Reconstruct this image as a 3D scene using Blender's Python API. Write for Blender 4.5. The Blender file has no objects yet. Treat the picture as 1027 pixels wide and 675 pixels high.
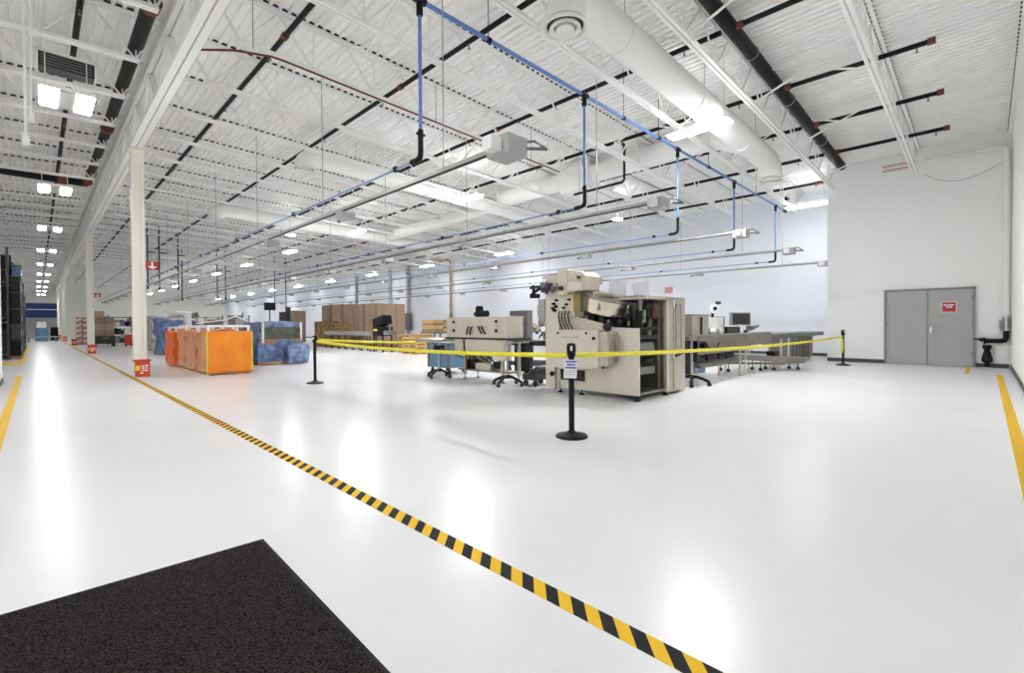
import bpy, math, random
from mathutils import Vector, Matrix
random.seed(7)
SC = bpy.context.scene
COL = SC.collection
PI = math.pi

# ------------------------------------------------------------------ materials
def mat(name, color, rough=0.5, metal=0.0, var=0.0, scale=8.0, bump=0.0, bscale=40.0, emit=0.0, stretch=None,
        alpha=1.0, color2=None, trans=0.0, coat=0.0, spec=0.5):
    m = bpy.data.materials.new(name); m.use_nodes = True
    nt = m.node_tree; b = nt.nodes['Principled BSDF']
    b.inputs['Base Color'].default_value = (*color, 1)
    b.inputs['Roughness'].default_value = rough
    b.inputs['Metallic'].default_value = metal
    b.inputs['Alpha'].default_value = alpha
    b.inputs['Transmission Weight'].default_value = trans
    b.inputs['Coat Weight'].default_value = coat
    b.inputs['Specular IOR Level'].default_value = spec
    if emit:
        b.inputs['Emission Color'].default_value = (*color, 1)
        b.inputs['Emission Strength'].default_value = emit
    if var or bump or color2:
        tc = nt.nodes.new('ShaderNodeTexCoord'); mp = nt.nodes.new('ShaderNodeMapping')
        nt.links.new(tc.outputs['Object'], mp.inputs['Vector'])
        if stretch: mp.inputs['Scale'].default_value = stretch
    if var or color2:
        n = nt.nodes.new('ShaderNodeTexNoise'); n.inputs['Scale'].default_value = scale; n.inputs['Detail'].default_value = 5
        nt.links.new(mp.outputs['Vector'], n.inputs['Vector'])
        r = nt.nodes.new('ShaderNodeValToRGB')
        c2 = color2 or tuple(max(0, c * (1 - var)) for c in color)
        c1 = color if color2 else tuple(min(1, c * (1 + var)) for c in color)
        r.color_ramp.elements[0].position = 0.35; r.color_ramp.elements[1].position = 0.65
        r.color_ramp.elements[0].color = (*c2, 1); r.color_ramp.elements[1].color = (*c1, 1)
        nt.links.new(n.outputs['Fac'], r.inputs['Fac']); nt.links.new(r.outputs['Color'], b.inputs['Base Color'])
    if bump:
        n2 = nt.nodes.new('ShaderNodeTexNoise'); n2.inputs['Scale'].default_value = bscale; n2.inputs['Detail'].default_value = 3
        nt.links.new(mp.outputs['Vector'], n2.inputs['Vector'])
        bp = nt.nodes.new('ShaderNodeBump'); bp.inputs['Strength'].default_value = bump; bp.inputs['Distance'].default_value = 0.02
        nt.links.new(n2.outputs['Fac'], bp.inputs['Height']); nt.links.new(bp.outputs['Normal'], b.inputs['Normal'])
    return m

def hazard_mat():
    m = bpy.data.materials.new('hazard stripes'); m.use_nodes = True
    nt = m.node_tree; b = nt.nodes['Principled BSDF']; b.inputs['Roughness'].default_value = 0.6; b.inputs['Specular IOR Level'].default_value = 0.15
    tc = nt.nodes.new('ShaderNodeTexCoord'); sp = nt.nodes.new('ShaderNodeSeparateXYZ')
    nt.links.new(tc.outputs['Object'], sp.inputs[0])
    def op(o, a, bb):
        n = nt.nodes.new('ShaderNodeMath'); n.operation = o
        for i, v in enumerate((a, bb)):
            if isinstance(v, (int, float)): n.inputs[i].default_value = v
            else: nt.links.new(v, n.inputs[i])
        return n.outputs[0]
    d = op('SUBTRACT', sp.outputs['Y'], op('MULTIPLY', sp.outputs['X'], 0.95))
    f = op('FRACT', op('DIVIDE', d, 0.148), 0.0)
    g = op('GREATER_THAN', f, 0.5)
    mx = nt.nodes.new('ShaderNodeMix'); mx.data_type = 'RGBA'
    nt.links.new(g, mx.inputs['Factor'])
    mx.inputs[6].default_value = (0.008, 0.008, 0.01, 1); mx.inputs[7].default_value = (0.86, 0.52, 0.02, 1)
    nt.links.new(mx.outputs[2], b.inputs['Base Color'])
    return m

M = dict(
    floor=mat('white epoxy', (0.81, 0.81, 0.82), 0.25, var=0.02, scale=0.7, bump=0.03, bscale=3.0, spec=0.12),
    deck=mat('painted deck', (0.90, 0.90, 0.88), 0.6, var=0.03, scale=3),
    gap=mat('flute shade black', (0.02, 0.02, 0.02), 0.8),  # black stands in for the shade inside the deck flutes
    steel=mat('painted steel', (0.88, 0.88, 0.86), 0.5),
    column=mat('column cream paint', (0.84, 0.82, 0.74), 0.45),
    wall=mat('wall paint', (0.89, 0.89, 0.875), 0.7, bump=0.01, bscale=120),
    walllong=mat('long wall paint', (0.84, 0.855, 0.90), 0.7, bump=0.01, bscale=120),
    base=mat('rubber base', (0.07, 0.07, 0.07), 0.5),
    door=mat('grey door paint', (0.40, 0.40, 0.395), 0.45, var=0.02, scale=3),
    doorframe=mat('grey frame paint', (0.24, 0.24, 0.24), 0.45),
    chrome=mat('satin metal', (0.7, 0.7, 0.7), 0.25, 1.0),
    pipeblack=mat('black pipe', (0.005, 0.005, 0.006), 0.5, spec=0.25),
    pipered=mat('red oxide', (0.16, 0.03, 0.02), 0.6),
    bluepale=mat('pale blue air pipe', (0.24, 0.32, 0.58), 0.35),
    blue=mat('blue air pipe', (0.12, 0.22, 0.54), 0.35),
    duct=mat('white duct', (0.82, 0.82, 0.79), 0.5),
    alu=mat('aluminium track', (0.42, 0.42, 0.41), 0.38, 0.5),
    greybox=mat('grey enclosure', (0.42, 0.42, 0.42), 0.5),
    whitebox=mat('white enclosure', (0.8, 0.8, 0.8), 0.5),
    darkgrey=mat('dark grey metal', (0.045, 0.045, 0.048), 0.5, spec=0.35),
    midgrey=mat('mid grey metal', (0.17, 0.17, 0.17), 0.45),
    black=mat('black plastic', (0.006, 0.006, 0.007), 0.45, spec=0.25),
    led=mat('led lens', (0.975, 0.985, 1.0), 0.4, emit=98.0),
    ledcorner=mat('dimmed corner led lens', (0.97, 0.985, 1.0), 0.4, emit=14.0),  # output lowered to darken the wall around the corner
    ledaisle=mat('aisle lamp lens', (0.99, 0.99, 0.99), 0.4, emit=24.0),
    added_uplight=mat('uplight lens', (0.98, 0.985, 1.0), 0.4, emit=7.0),  # glow added on top of the fixtures to brighten roof and walls
    leddim=mat('dimmed led lens', (0.97, 0.985, 1.0), 0.4, emit=24.0),  # output lowered to darken the long wall and the far hall
    ledcool=mat('cool led lens', (0.95, 0.97, 1.0), 0.4, emit=70.0),
    yellow=mat('yellow floor tape', (0.76, 0.45, 0.008), 0.5, var=0.06, scale=12, spec=0.15),
    tape=mat('yellow barrier tape', (0.86, 0.78, 0.02), 0.35),
    hazard=hazard_mat(),
    carpet=mat('charcoal carpet', (0.060, 0.052, 0.050), 0.95, color2=(0.004, 0.004, 0.004), scale=115, bump=0.6, bscale=220, spec=0.05),
    rubber=mat('mat rubber edge', (0.012, 0.012, 0.013), 0.6, spec=0.2),
    stain=mat('brushed stainless', (0.68, 0.64, 0.55), 0.36, 0.35, var=0.05, scale=6, stretch=(1, 1, 12)),
    polished=mat('polished steel bowl', (0.80, 0.75, 0.64), 0.24, 0.85),
    riserbrown=mat('brown riser paint', (0.34, 0.20, 0.12), 0.5),
    stain2=mat('worn stainless', (0.52, 0.49, 0.42), 0.35, 0.5, var=0.08, scale=5),
    staindark=mat('dull stainless', (0.30, 0.28, 0.25), 0.4, 0.7, var=0.10, scale=4),
    cream=mat('machine casting paint', (0.70, 0.65, 0.51), 0.4, 0.1),
    acrylic=mat('clear acrylic', (0.85, 0.87, 0.9), 0.08, alpha=0.32),
    brass=mat('brass yellow', (0.30, 0.23, 0.08), 0.35, 0.5),
    redpart=mat('dull red paint', (0.13, 0.035, 0.025), 0.5),
    green=mat('dull green tank', (0.30, 0.33, 0.27), 0.35, 0.3),
    red=mat('red guard', (0.62, 0.06, 0.02), 0.45),
    signred=mat('sign red', (0.42, 0.02, 0.03), 0.4),
    palered=mat('pale red plastic', (0.75, 0.32, 0.30), 0.4),
    signwhite=mat('sign white', (0.85, 0.84, 0.83), 0.5),
    signblue=mat('sign blue', (0.10, 0.11, 0.55), 0.5),
    paper=mat('paper', (0.84, 0.84, 0.86), 0.6),
    yellowlab=mat('yellow label', (0.85, 0.66, 0.05), 0.5),
    orange=mat('orange tarp', (0.92, 0.30, 0.015), 0.5, color2=(0.80, 0.20, 0.01), scale=2.2, bump=0.3, bscale=5),
    orangefilm=mat('orange film over load', (0.88, 0.40, 0.17), 0.22, color2=(0.50, 0.20, 0.09), scale=11, bump=0.6, bscale=14, stretch=(1, 1, 3)),
    orangered=mat('orange red tarp', (0.82, 0.15, 0.015), 0.45, bump=0.5, bscale=8),
    bluefilm=mat('blue film over load', (0.27, 0.38, 0.60), 0.22, color2=(0.10, 0.13, 0.22), scale=6, bump=0.6, bscale=12),
    bluedark=mat('deep blue film', (0.12, 0.22, 0.44), 0.25, color2=(0.07, 0.09, 0.18), scale=5, bump=0.5, bscale=10),
    glassgrey=mat('smoked window', (0.10, 0.11, 0.09), 0.15, var=0.3, scale=5),
    card=mat('cardboard', (0.38, 0.275, 0.19), 0.8, var=0.08, scale=4),
    carddark=mat('stained cardboard', (0.27, 0.19, 0.13), 0.8, var=0.12, scale=4),
    wood=mat('pallet wood', (0.58, 0.38, 0.18), 0.8, var=0.12, scale=10, stretch=(1, 6, 6)),
    wooddark=mat('old pallet wood', (0.34, 0.21, 0.10), 0.8, var=0.15, scale=10),
    bluebin=mat('blue plastic', (0.13, 0.27, 0.39), 0.45, var=0.08, scale=3),
    bluefar=mat('blue wall band', (0.03, 0.06, 0.22), 0.6),
    rolldoor=mat('grey roll door', (0.42, 0.42, 0.42), 0.5, var=0.05, scale=2),
    shrink=mat('clear wrap', (0.60, 0.58, 0.56), 0.2, color2=(0.38, 0.32, 0.26), scale=6, bump=0.5, bscale=12),
    pinkcard=mat('pink carton', (0.45, 0.24, 0.20), 0.7, var=0.1, scale=8),
    whitecard=mat('white egg tray', (0.78, 0.75, 0.70), 0.7),
    screen=mat('grey screen', (0.22, 0.21, 0.21), 0.35),
    caster=mat('castor wheel', (0.03, 0.03, 0.03), 0.5),
    palewall=mat('far wall paint', (0.82, 0.81, 0.76), 0.7),
)

# ------------------------------------------------------------------ mesh builder
class MB:
    def __init__(s): s.v = []; s.f = []; s.sm = []
    def _add(s, vs, fs, smooth=False):
        o = len(s.v); s.v += [tuple(v) for v in vs]
        for f in fs: s.f.append([i + o for i in f]); s.sm.append(smooth)
        return s
    def box(s, x0, x1, y0, y1, z0, z1):
        x0, x1 = min(x0, x1), max(x0, x1); y0, y1 = min(y0, y1), max(y0, y1); z0, z1 = min(z0, z1), max(z0, z1)
        vs = [(x, y, z) for z in (z0, z1) for y in (y0, y1) for x in (x0, x1)]
        return s._add(vs, [(0, 2, 3, 1), (4, 5, 7, 6), (0, 1, 5, 4), (2, 6, 7, 3), (0, 4, 6, 2), (1, 3, 7, 5)])
    def obox(s, c, size, rot=None):
        hx, hy, hz = (a / 2 for a in size); R = rot or Matrix.Identity(3); c = Vector(c)
        vs = [c + R @ Vector((x, y, z)) for z in (-hz, hz) for y in (-hy, hy) for x in (-hx, hx)]
        return s._add(vs, [(0, 2, 3, 1), (4, 5, 7, 6), (0, 1, 5, 4), (2, 6, 7, 3), (0, 4, 6, 2), (1, 3, 7, 5)])
    def bar(s, a, b, w, h):            # box from a to b, w across, h up
        a, b = Vector(a), Vector(b); d = b - a; L = d.length; d.normalize()
        up = Vector((0, 0, 1)) if abs(d.z) < 0.98 else Vector((0, 1, 0))
        x = d.cross(up).normalized(); z = x.cross(d).normalized()
        R = Matrix((x, d, z)).transposed()
        return s.obox((a + b) / 2, (w, L, h), R)
    def cyl(s, a, b, r0, r1=None, n=12, caps=True):
        r1 = r0 if r1 is None else r1
        a, b = Vector(a), Vector(b); d = (b - a).normalized()
        up = Vector((0, 0, 1)) if abs(d.z) < 0.95 else Vector((1, 0, 0))
        x = d.cross(up).normalized(); y = d.cross(x).normalized()
        ring = lambda c, r: [c + (x * math.cos(t) + y * math.sin(t)) * r for t in (2 * PI * i / n for i in range(n))]
        A, B = ring(a, r0), ring(b, r1)
        s._add(A + B, [(i, n + i, n + (i + 1) % n, (i + 1) % n) for i in range(n)], True)
        if caps:
            if r0 > 0: s._add(A, [tuple(range(n))])
            if r1 > 0: s._add(B, [tuple(reversed(range(n)))])
        return s
    def tube(s, pts, r, n=8, close=True):
        pts = [Vector(p) for p in pts]; rings = []; x = None
        for i, p in enumerate(pts):
            d = (pts[min(i + 1, len(pts) - 1)] - pts[max(i - 1, 0)]).normalized()
            if x is None:
                up = Vector((0, 0, 1)) if abs(d.z) < 0.9 else Vector((1, 0, 0)); x = d.cross(up).normalized()
            x = (x - d * x.dot(d)).normalized(); y = d.cross(x)
            k = 1.0
            if 0 < i < len(pts) - 1:
                c = (pts[i] - pts[i - 1]).normalized().dot((pts[i + 1] - pts[i]).normalized()); k = 1 / max(0.6, math.sqrt((1 + c) / 2))
            rings.append([p + (x * math.cos(t) + y * math.sin(t)) * r * (k if n > 5 else 1) for t in (2 * PI * j / n for j in range(n))])
        vs = [v for R in rings for v in R]; fs = []
        for i in range(len(rings) - 1):
            for j in range(n): fs.append((i * n + j, i * n + (j + 1) % n, (i + 1) * n + (j + 1) % n, (i + 1) * n + j))
        s._add(vs, fs, True)
        if close: s._add(rings[0], [tuple(reversed(range(n)))]); s._add(rings[-1], [tuple(range(n))])
        return s
    def lathe(s, prof, c, n=24, axis=(0, 0, 1), smooth=True):
        c = Vector(c); d = Vector(axis).normalized()
        up = Vector((1, 0, 0)) if abs(d.x) < 0.9 else Vector((0, 1, 0))
        x = d.cross(up).normalized(); y = d.cross(x)
        for (ra, za), (rb, zb) in zip(prof[:-1], prof[1:]):
            A = [c + d * za + (x * math.cos(t) + y * math.sin(t)) * ra for t in (2 * PI * i / n for i in range(n))]
            B = [c + d * zb + (x * math.cos(t) + y * math.sin(t)) * rb for t in (2 * PI * i / n for i in range(n))]
            if ra < 1e-6: s._add([A[0]] + B, [(0, 1 + (i + 1) % n, 1 + i) for i in range(n)], smooth)
            elif rb < 1e-6: s._add(A + [B[0]], [(i, (i + 1) % n, n) for i in range(n)], smooth)
            else: s._add(A + B, [(i, (i + 1) % n, n + (i + 1) % n, n + i) for i in range(n)], smooth)
        return s
    def prism(s, poly, axis, lo, hi):  # poly in the two other axes, extruded along axis
        def P(a, b, t): return {'x': (t, a, b), 'y': (a, t, b), 'z': (a, b, t)}[axis]
        n = len(poly)
        s._add([P(a, b, lo) for a, b in poly] + [P(a, b, hi) for a, b in poly],
               [tuple(range(n)), tuple(reversed(range(n, 2 * n)))] + [(i, n + i, n + (i + 1) % n, (i + 1) % n) for i in range(n)])
        return s
    def ball(s, c, r, n=12, m=8, sc=(1, 1, 1)):
        prof = [(r * math.sin(PI * i / m), -r * math.cos(PI * i / m)) for i in range(m + 1)]
        o = len(s.v); s.lathe(prof, (0, 0, 0), n)
        s.v[o:] = [(c[0] + x * sc[0], c[1] + y * sc[1], c[2] + z * sc[2]) for x, y, z in s.v[o:]]
        return s
    def lump(s, x0, x1, y0, y1, z0, z1, amp=0.03, seg=7, seed=0, flare=0.0, sag=0.0):
        """a wrapped load: a subdivided box with uneven, bulging faces and softened top edges"""
        rnd = random.Random(seed); ph = [rnd.uniform(0, 6.3) for _ in range(9)]
        def disp(p):
            x, y, z = p; cx, cy = (x0 + x1) / 2, (y0 + y1) / 2
            t = (z - z0) / max(1e-6, z1 - z0)
            w = amp * (math.sin(5.1 * x + 3 * z + ph[0]) + math.sin(6.3 * y + 4 * z + ph[1]) + 0.6 * math.sin(13 * z + 7 * x + 5 * y + ph[2]) + 0.5 * math.sin(17 * x - 11 * z + ph[3]) + 0.5 * math.sin(19 * y + 9 * z + ph[4]))
            k = 1 + flare * (1 - t) ** 2
            nx = cx + (x - cx) * k + (w * 0.5 if abs(x - cx) > 0.49 * (x1 - x0) else 0) * (1 if x > cx else -1)
            ny = cy + (y - cy) * k + (w * 0.5 if abs(y - cy) > 0.49 * (y1 - y0) else 0) * (1 if y > cy else -1)
            nz = z + (0.7 * w - sag * (((x - cx) / (x1 - x0)) ** 2 + ((y - cy) / (y1 - y0)) ** 2) if t > 0.99 else 0)
            return (nx, ny, max(nz, z0))
        N = seg
        def face(fn):
            g = [[disp(fn(i / N, j / N)) for j in range(N + 1)] for i in range(N + 1)]
            s._add([p for r in g for p in r], [(i * (N + 1) + j, (i + 1) * (N + 1) + j, (i + 1) * (N + 1) + j + 1, i * (N + 1) + j + 1) for i in range(N) for j in range(N)], True)
        L = lambda a, b, t: a + (b - a) * t
        face(lambda u, v: (L(x0, x1, u), y0, L(z0, z1, v))); face(lambda u, v: (L(x1, x0, u), y1, L(z0, z1, v)))
        face(lambda u, v: (x0, L(y1, y0, u), L(z0, z1, v))); face(lambda u, v: (x1, L(y0, y1, u), L(z0, z1, v)))
        face(lambda u, v: (L(x0, x1, u), L(y0, y1, v), z1)); face(lambda u, v: (L(x0, x1, u), L(y1, y0, v), z0))
        return s
    def build(s, name, m, parent=None, loc=None, bevel=0.0):
        base = ORG[parent] if parent is not None else Vector(loc or (0, 0, 0))
        me = bpy.data.meshes.new(name)
        me.from_pydata([(v[0] - base.x, v[1] - base.y, v[2] - base.z) for v in s.v], [], s.f)
        me.polygons.foreach_set('use_smooth', s.sm)
        me.materials.append(M[m]); me.update()
        o = bpy.data.objects.new(name, me); COL.objects.link(o)
        if parent is not None: o.parent = parent
        else: o.location = base
        ORG[o] = base
        if bevel:
            md = o.modifiers.new('soft edge', 'BEVEL'); md.width = bevel; md.segments = 2; md.limit_method = 'ANGLE'; md.angle_limit = 0.9
        return o
ORG = {}

def tag(o, label, cat, group=None):
    o['label'] = label; o['category'] = cat; o['kind'] = 'thing'
    if group: o['group'] = group
    return o
def thing(name, label, cat, loc, group=None):
    o = bpy.data.objects.new(name, None); COL.objects.link(o); o.location = loc; ORG[o] = Vector(loc)
    o.empty_display_size = 0.1
    return tag(o, label, cat, group)
def struct(mb, name, m, loc=None):
    o = mb.build(name, m, loc=loc); o['kind'] = 'structure'; return o
def copy_tree(o, parent=None):
    c = o.copy(); COL.objects.link(c)
    if parent: c.parent = parent; c.matrix_parent_inverse = o.matrix_parent_inverse
    for ch in o.children: copy_tree(ch, c)
    return c
def dup(o, loc, label, group=None):
    c = copy_tree(o); c.location = loc; c['label'] = label
    if group: c['group'] = group
    return c

# ------------------------------------------------------------------ setting
SL = 0.0315
def roof(x): return 6.743 - SL * (x - 1.8) if x >= 1.8 else 6.743 - 0.03 * (1.8 - x)
XW, XL, YR, YF = 18.2, 20.75, -0.495, 82.0    # door wall, long wall, right wall, far wall

struct(MB().box(-9.2, 21.2, -1.0, YF + .3, -0.2, 0), 'floor', 'floor')
# corrugated roof deck, flutes along the aisle
dk = MB(); P = 0.155; D = 0.042
def deck(x0, x1, y0, y1):
    xs = []; x = x0
    while x < x1:
        xs += [(x, 0), (x + .052, 0), (x + .064, D), (x + .143, D)]; x += P
    xs.append((x, 0))
    vs = [(a, y, roof(a) + b) for a, b in xs for y in (y0, y1)]
    dk._add(vs, [(2 * i, 2 * i + 1, 2 * i + 3, 2 * i + 2) for i in range(len(xs) - 1)])
deck(1.8, 20.85, YR - .1, YF + .1); deck(-9.1, 1.8, YR - .1, YF + .1)
dk.box(-9.2, 1.8, YR - .2, YF + .2, 6.95, 7.1); dk.box(1.8, 21.0, YR - .2, YF + .2, 6.95, 7.1)
struct(dk, 'ceiling', 'deck')
struct(MB().box(XW, XL + .25, YR - .2, 3.58, 0, 6.9), 'wall_back', 'wall')
struct(MB().box(XL, XL + .2, 3.58, YF + .2, 0, 6.9), 'wall_long', 'walllong')
struct(MB().box(-.85, XW, YR - .2, YR, 0, 6.9), 'wall_right', 'wall')
struct(MB().box(-.83, -.565, YR, 15.7, 0, 6.9), 'wall_left', 'wall')
struct(MB().box(-9.2, -.83, 15.5, 15.7, 0, 6.9), 'wall_left_return', 'wall')
struct(MB().box(-9.2, -9.0, 15.7, YF, 0, 6.9), 'wall_left_far', 'wall')
fw_ = MB().box(-9.2, -4.2, YF, YF + .2, 0, 6.9).box(1.9, 21, YF, YF + .2, 0, 6.9).box(-4.2, 1.9, YF, YF + .2, 4.3, 6.9)
struct(fw_, 'wall_far', 'palewall')
struct(MB().box(-4.2, 1.9, YF - .02, YF + .2, 3.55, 4.3).box(-4.2, 1.9, YF - .02, YF + .2, 2.5, 3.5), 'wall_far_band', 'bluefar')
rd = MB()
for k in range(13): rd.box(-4.2, 1.9, YF + .02 * (k % 2), YF + .2, k * .2, k * .2 + .2)
struct(rd, 'door_2', 'rolldoor')
# baseboards
struct(MB().box(XW - .012, XW, .16 - .62, .17, 0, .11).box(XW - .012, XW, 2.12, 3.58, 0, .11), 'baseboard_back', 'base')
struct(MB().box(-.63, XW, YR, YR + .012, 0, .11), 'baseboard_right', 'base')
struct(MB().box(XL - .012, XL, 3.58, YF, 0, .11), 'baseboard_long', 'base')
struct(MB().box(-.565, -.553, YR, 15.7, 0, .11), 'baseboard_left', 'base')
tr = MB().bar((1.95, YR + .04, roof(1.95) - .05), (18.15, YR + .04, roof(18.15) - .05), .08, .09)
struct(tr, 'trim_1', 'steel')
struct(MB().bar((1.95, YR + .05, roof(1.95) + .02), (18.15, YR + .05, roof(18.15) + .02), .1, .038), 'trim_flute_shade', 'gap')  # dark strip, paints the flute shade along the right wall
# double door in the door wall
dr = MB().box(XW - .05, XW - .004, 1.155, 2.075, .01, 2.135).box(XW - .05, XW - .004, .225, 1.145, .01, 2.135)
d1 = struct(dr, 'door_1', 'door', loc=(XW, 1.15, 0)); ORG[d1] = Vector((XW, 1.15, 0))
MB().box(XW - .07, XW - .002, 2.075, 2.125, 0, 2.19).box(XW - .07, XW - .002, .175, .225, 0, 2.19).box(XW - .07, XW - .002, .175, 2.125, 2.135, 2.19) \
    .box(XW - .062, XW - .045, 1.135, 1.165, .01, 2.135).build('door_frame', 'doorframe', d1)
hd = MB().cyl((XW - .05, 1.08, 1.02), (XW - .11, 1.08, 1.02), .025).bar((XW - .105, 1.09, 1.02), (XW - .105, .97, 1.02), .02, .02).box(XW - .056, XW - .05, 1.055, 1.105, .93, 1.10)
hd.build('door_handle', 'chrome', d1)
for y in (.23, 2.07):
    for z in (.3, 1.1, 1.85): MB().cyl((XW - .06, y, z), (XW - .06, y, z + .11), .014).build('hinge', 'doorframe', d1)

# ------------------------------------------------------------------ roof steel
def joist(x0, x1, seat):
    """bar joist along x: double-angle chords, rod web, dark strip painting shade into the flutes above the top chord"""
    zt = lambda x: roof(x); zb = lambda x: roof(x) - .80
    m = MB()
    L = 1 if x0 >= 1.8 else 0
    def bar2(xa, xb, zf, w, h, g):
        for sgn in (-1, 1):
            m.bar((xa, sgn * (g + w / 2), zf(xa)), (xb, sgn * (g + w / 2), zf(xb)), w, h)
    bar2(x0, x1, lambda x: zt(x) - .035, .055, .06, .014)
    bar2(x0 + .45, x1 - .3, zb, .05, .055, .014)
    p = 1.22; k = 0; xs = x0 + .5
    m.bar((x0 + .05, 0, zt(x0) - .08), (xs, 0, zb(xs)), .03, .03)
    while xs + p < x1 - .3:
        xm = xs + p / 2
        m.bar((xs, 0, zb(xs)), (xm, 0, zt(xm) - .05), .026, .026)
        m.bar((xm, 0, zt(xm) - .05), (xs + p, 0, zb(xs + p)), .026, .026)
        m.bar((xs + p, 0, zb(xs + p)), (xs + p, 0, zt(xs + p) - .05), .02, .02)
        xs += p
    m.bar((xs, 0, zb(xs)), (x1 - .03, 0, zt(x1) - .06), .03, .03)
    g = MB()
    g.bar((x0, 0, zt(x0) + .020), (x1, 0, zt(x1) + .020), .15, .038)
    return m, g
jy = [1.4, 3.35, 4.9] + [6.78 + 1.875 * k for k in range(41)]
jm, jg = joist(1.95, 20.72, 0); sm_, sg_ = joist(1.95, 18.15, 0); lm_, lg_ = joist(-8.95, 1.65, 0)
def put_joist(proto, y):
    if proto[0] is None:
        o = proto[1].build('joist_beam', 'steel'); o['kind'] = 'structure'; ORG[o] = Vector((0, 0, 0))
        proto[2].build('flute_shade', 'gap', o)  # dark filler, puts shade into the flute openings over the chord
        proto[0] = o
    else: o = copy_tree(proto[0])
    o.location = (0, y, 0)
pl, ps, pf = [None, jm, jg], [None, sm_, sg_], [None, lm_, lg_]
for y in jy:
    put_joist(ps if y < 3.6 else pl, y)
    if y > 2: put_joist(pf, y)
# cross bridging
for xk in (4.3, 7.4, 10.4, 13.4, 16.4):
    b = MB()
    for ya, yb in zip(jy[:-1], jy[1:]):
        za, zb = roof(xk) - .07, roof(xk) - .80
        b.bar((xk, ya, za), (xk, yb, zb), .03, .03)
        if random.random() < .5: b.bar((xk + .06, ya, zb), (xk + .06, yb, za), .03, .03)
    struct(b, 'bridging_beam', 'steel')
# girder truss over the column line
g = MB(); zb, zt = 5.69, 6.60
for s in (-1, 1):
    g.box(1.8 + s * .012, 1.8 + s * .125, YR, YF, zb - .05, zb + .05)
    g.box(1.8 + s * .012, 1.8 + s * .10, YR, YF, zt - .05, zt + .05)
y = .3
while y < YF - 1.9:
    g.bar((1.8, y, zb), (1.8, y + .94, zt), .11, .05); g.bar((1.8, y + .94, zt), (1.8, y + 1.875, zb), .11, .05)
    g.bar((1.8, y + .94, zb), (1.8, y + .94, zt), .07, .05)
    y += 1.875
for k in range(int(YF / 1.875)): g.box(1.74, 1.86, jy[3] + 1.875 * (k - 3) - .08, jy[3] + 1.875 * (k - 3) + .08, zt, 6.72)
struct(g, 'girder_beam', 'steel')

# columns with red base guards
def column(y, label, sign):
    c = thing('steel_column', label, 'column', (1.82, y, 0), 'columns along the aisle')
    MB().box(1.69, 1.95, y - .11, y - .085, 0, 5.62).box(1.69, 1.95, y + .085, y + .11, 0, 5.62).box(1.70, 1.715, y - .09, y + .09, 0, 5.62).box(1.925, 1.94, y - .09, y + .09, 0, 5.62) \
        .box(1.64, 2.0, y - .16, y + .16, 5.60, 5.64).build('shaft', 'column', c)
    MB().cyl((1.885, y - .135, .62), (1.885, y - .135, 5.2), .018).box(1.85, 1.92, y - .15, y - .112, .60, .74).box(1.845, 1.925, y - .15, y - .112, 1.38, 1.5).build('conduit', 'column', c)
    gd = MB().prism([(1.705, y - .175), (2.0, y - .175), (2.0, y + .175), (1.705, y + .175)], 'z', 0, .37).box(1.69, 2.015, y - .19, y + .19, .37, .43).build('base_guard', 'red', c, bevel=.012)
    gd['label'] = 'red plastic guard around the column foot'
    MB().box(1.71, 1.80, y - .179, y - .175, .16, .28).build('sticker', 'yellowlab', gd)
    t = MB()
    for i, (a, b2, z) in enumerate(((1.83, 1.88, .25), (1.90, 1.96, .26), (1.83, 1.90, .20), (1.92, 1.96, .20), (1.83, 1.87, .14), (1.88, 1.95, .14), (1.80, 1.86, .08))): t.box(a, b2, y - .179, y - .175, z, z + .035)
    t.build('lettering', 'signwhite', gd)
    if sign:
        s_ = thing('extinguisher_sign', sign, 'sign', (2.12, y - .1, 2.76), 'red arrow signs on the columns')
        MB().box(1.955, 2.21, y - .115, y - .105, 2.665, 2.865).build('panel', 'signred', s_)
        yy = y - .118
        MB().box(2.06, 2.105, yy, yy + .003, 2.75, 2.85).prism([(1.985, 2.752), (2.18, 2.752), (2.145, 2.71), (2.082, 2.685), (2.02, 2.71)], 'y', yy, yy + .003).build('arrow', 'signwhite', s_)
        MB().box(1.953, 1.96, y - .125, y - .1, 2.7, 2.84).build('bracket', 'signred', s_)
ords = ['nearest', 'second', 'third', 'fourth', 'fifth']
column(14.80, 'tall cream steel column beside the orange wrapped pallets, nearest of the row', 'red sign with white down arrow on the nearest column')
column(29.8, 'cream steel column with red foot, second along the aisle row', 'small red sign on the second column of the aisle')
column(44.8, 'white steel column behind the carton stack, third along the aisle row', None)
column(59.8, 'thin looking white steel column, fourth along the aisle row', None)
column(74.8, 'farthest white steel column, close to the blue wall band', None)

# ------------------------------------------------------------------ sprinkler pipes
def branch(x, y0, y1, label, za=6.5):
    z = za - SL * x if x >= 1.8 else roof(x) - .33
    t = thing('sprinkler_pipe', label, 'pipe', (x, y0, z), 'black sprinkler branch pipes')
    cut = max(y0, 3.225)
    if y0 < 2: MB().cyl((x, y0, z), (x, 2.975, z), .045, n=10).build('run', 'pipeblack', t)
    MB().cyl((x, cut, z), (x, y1, z), .045, n=10).build('run', 'pipeblack', t)
    for yy in (y0 + .05, 2.90 if y0 < 2 else cut + .2, 8.80 if x < 9 else 14.2, y0 + 19):
        MB().cyl((x, yy - .05, z), (x, yy + .06, z), .062, n=10).build('coupling', 'pipered', t)
    yy = y0 + .25; n = 0
    while yy < min(y1, 26):
        MB().cyl((x, yy, z - .04), (x, yy, z - .12), .014, n=6).cyl((x, yy, z - .12), (x, yy, z - .125), .03, n=8).build('sprinkler_head', 'midgrey', t); yy += 3.0
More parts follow.
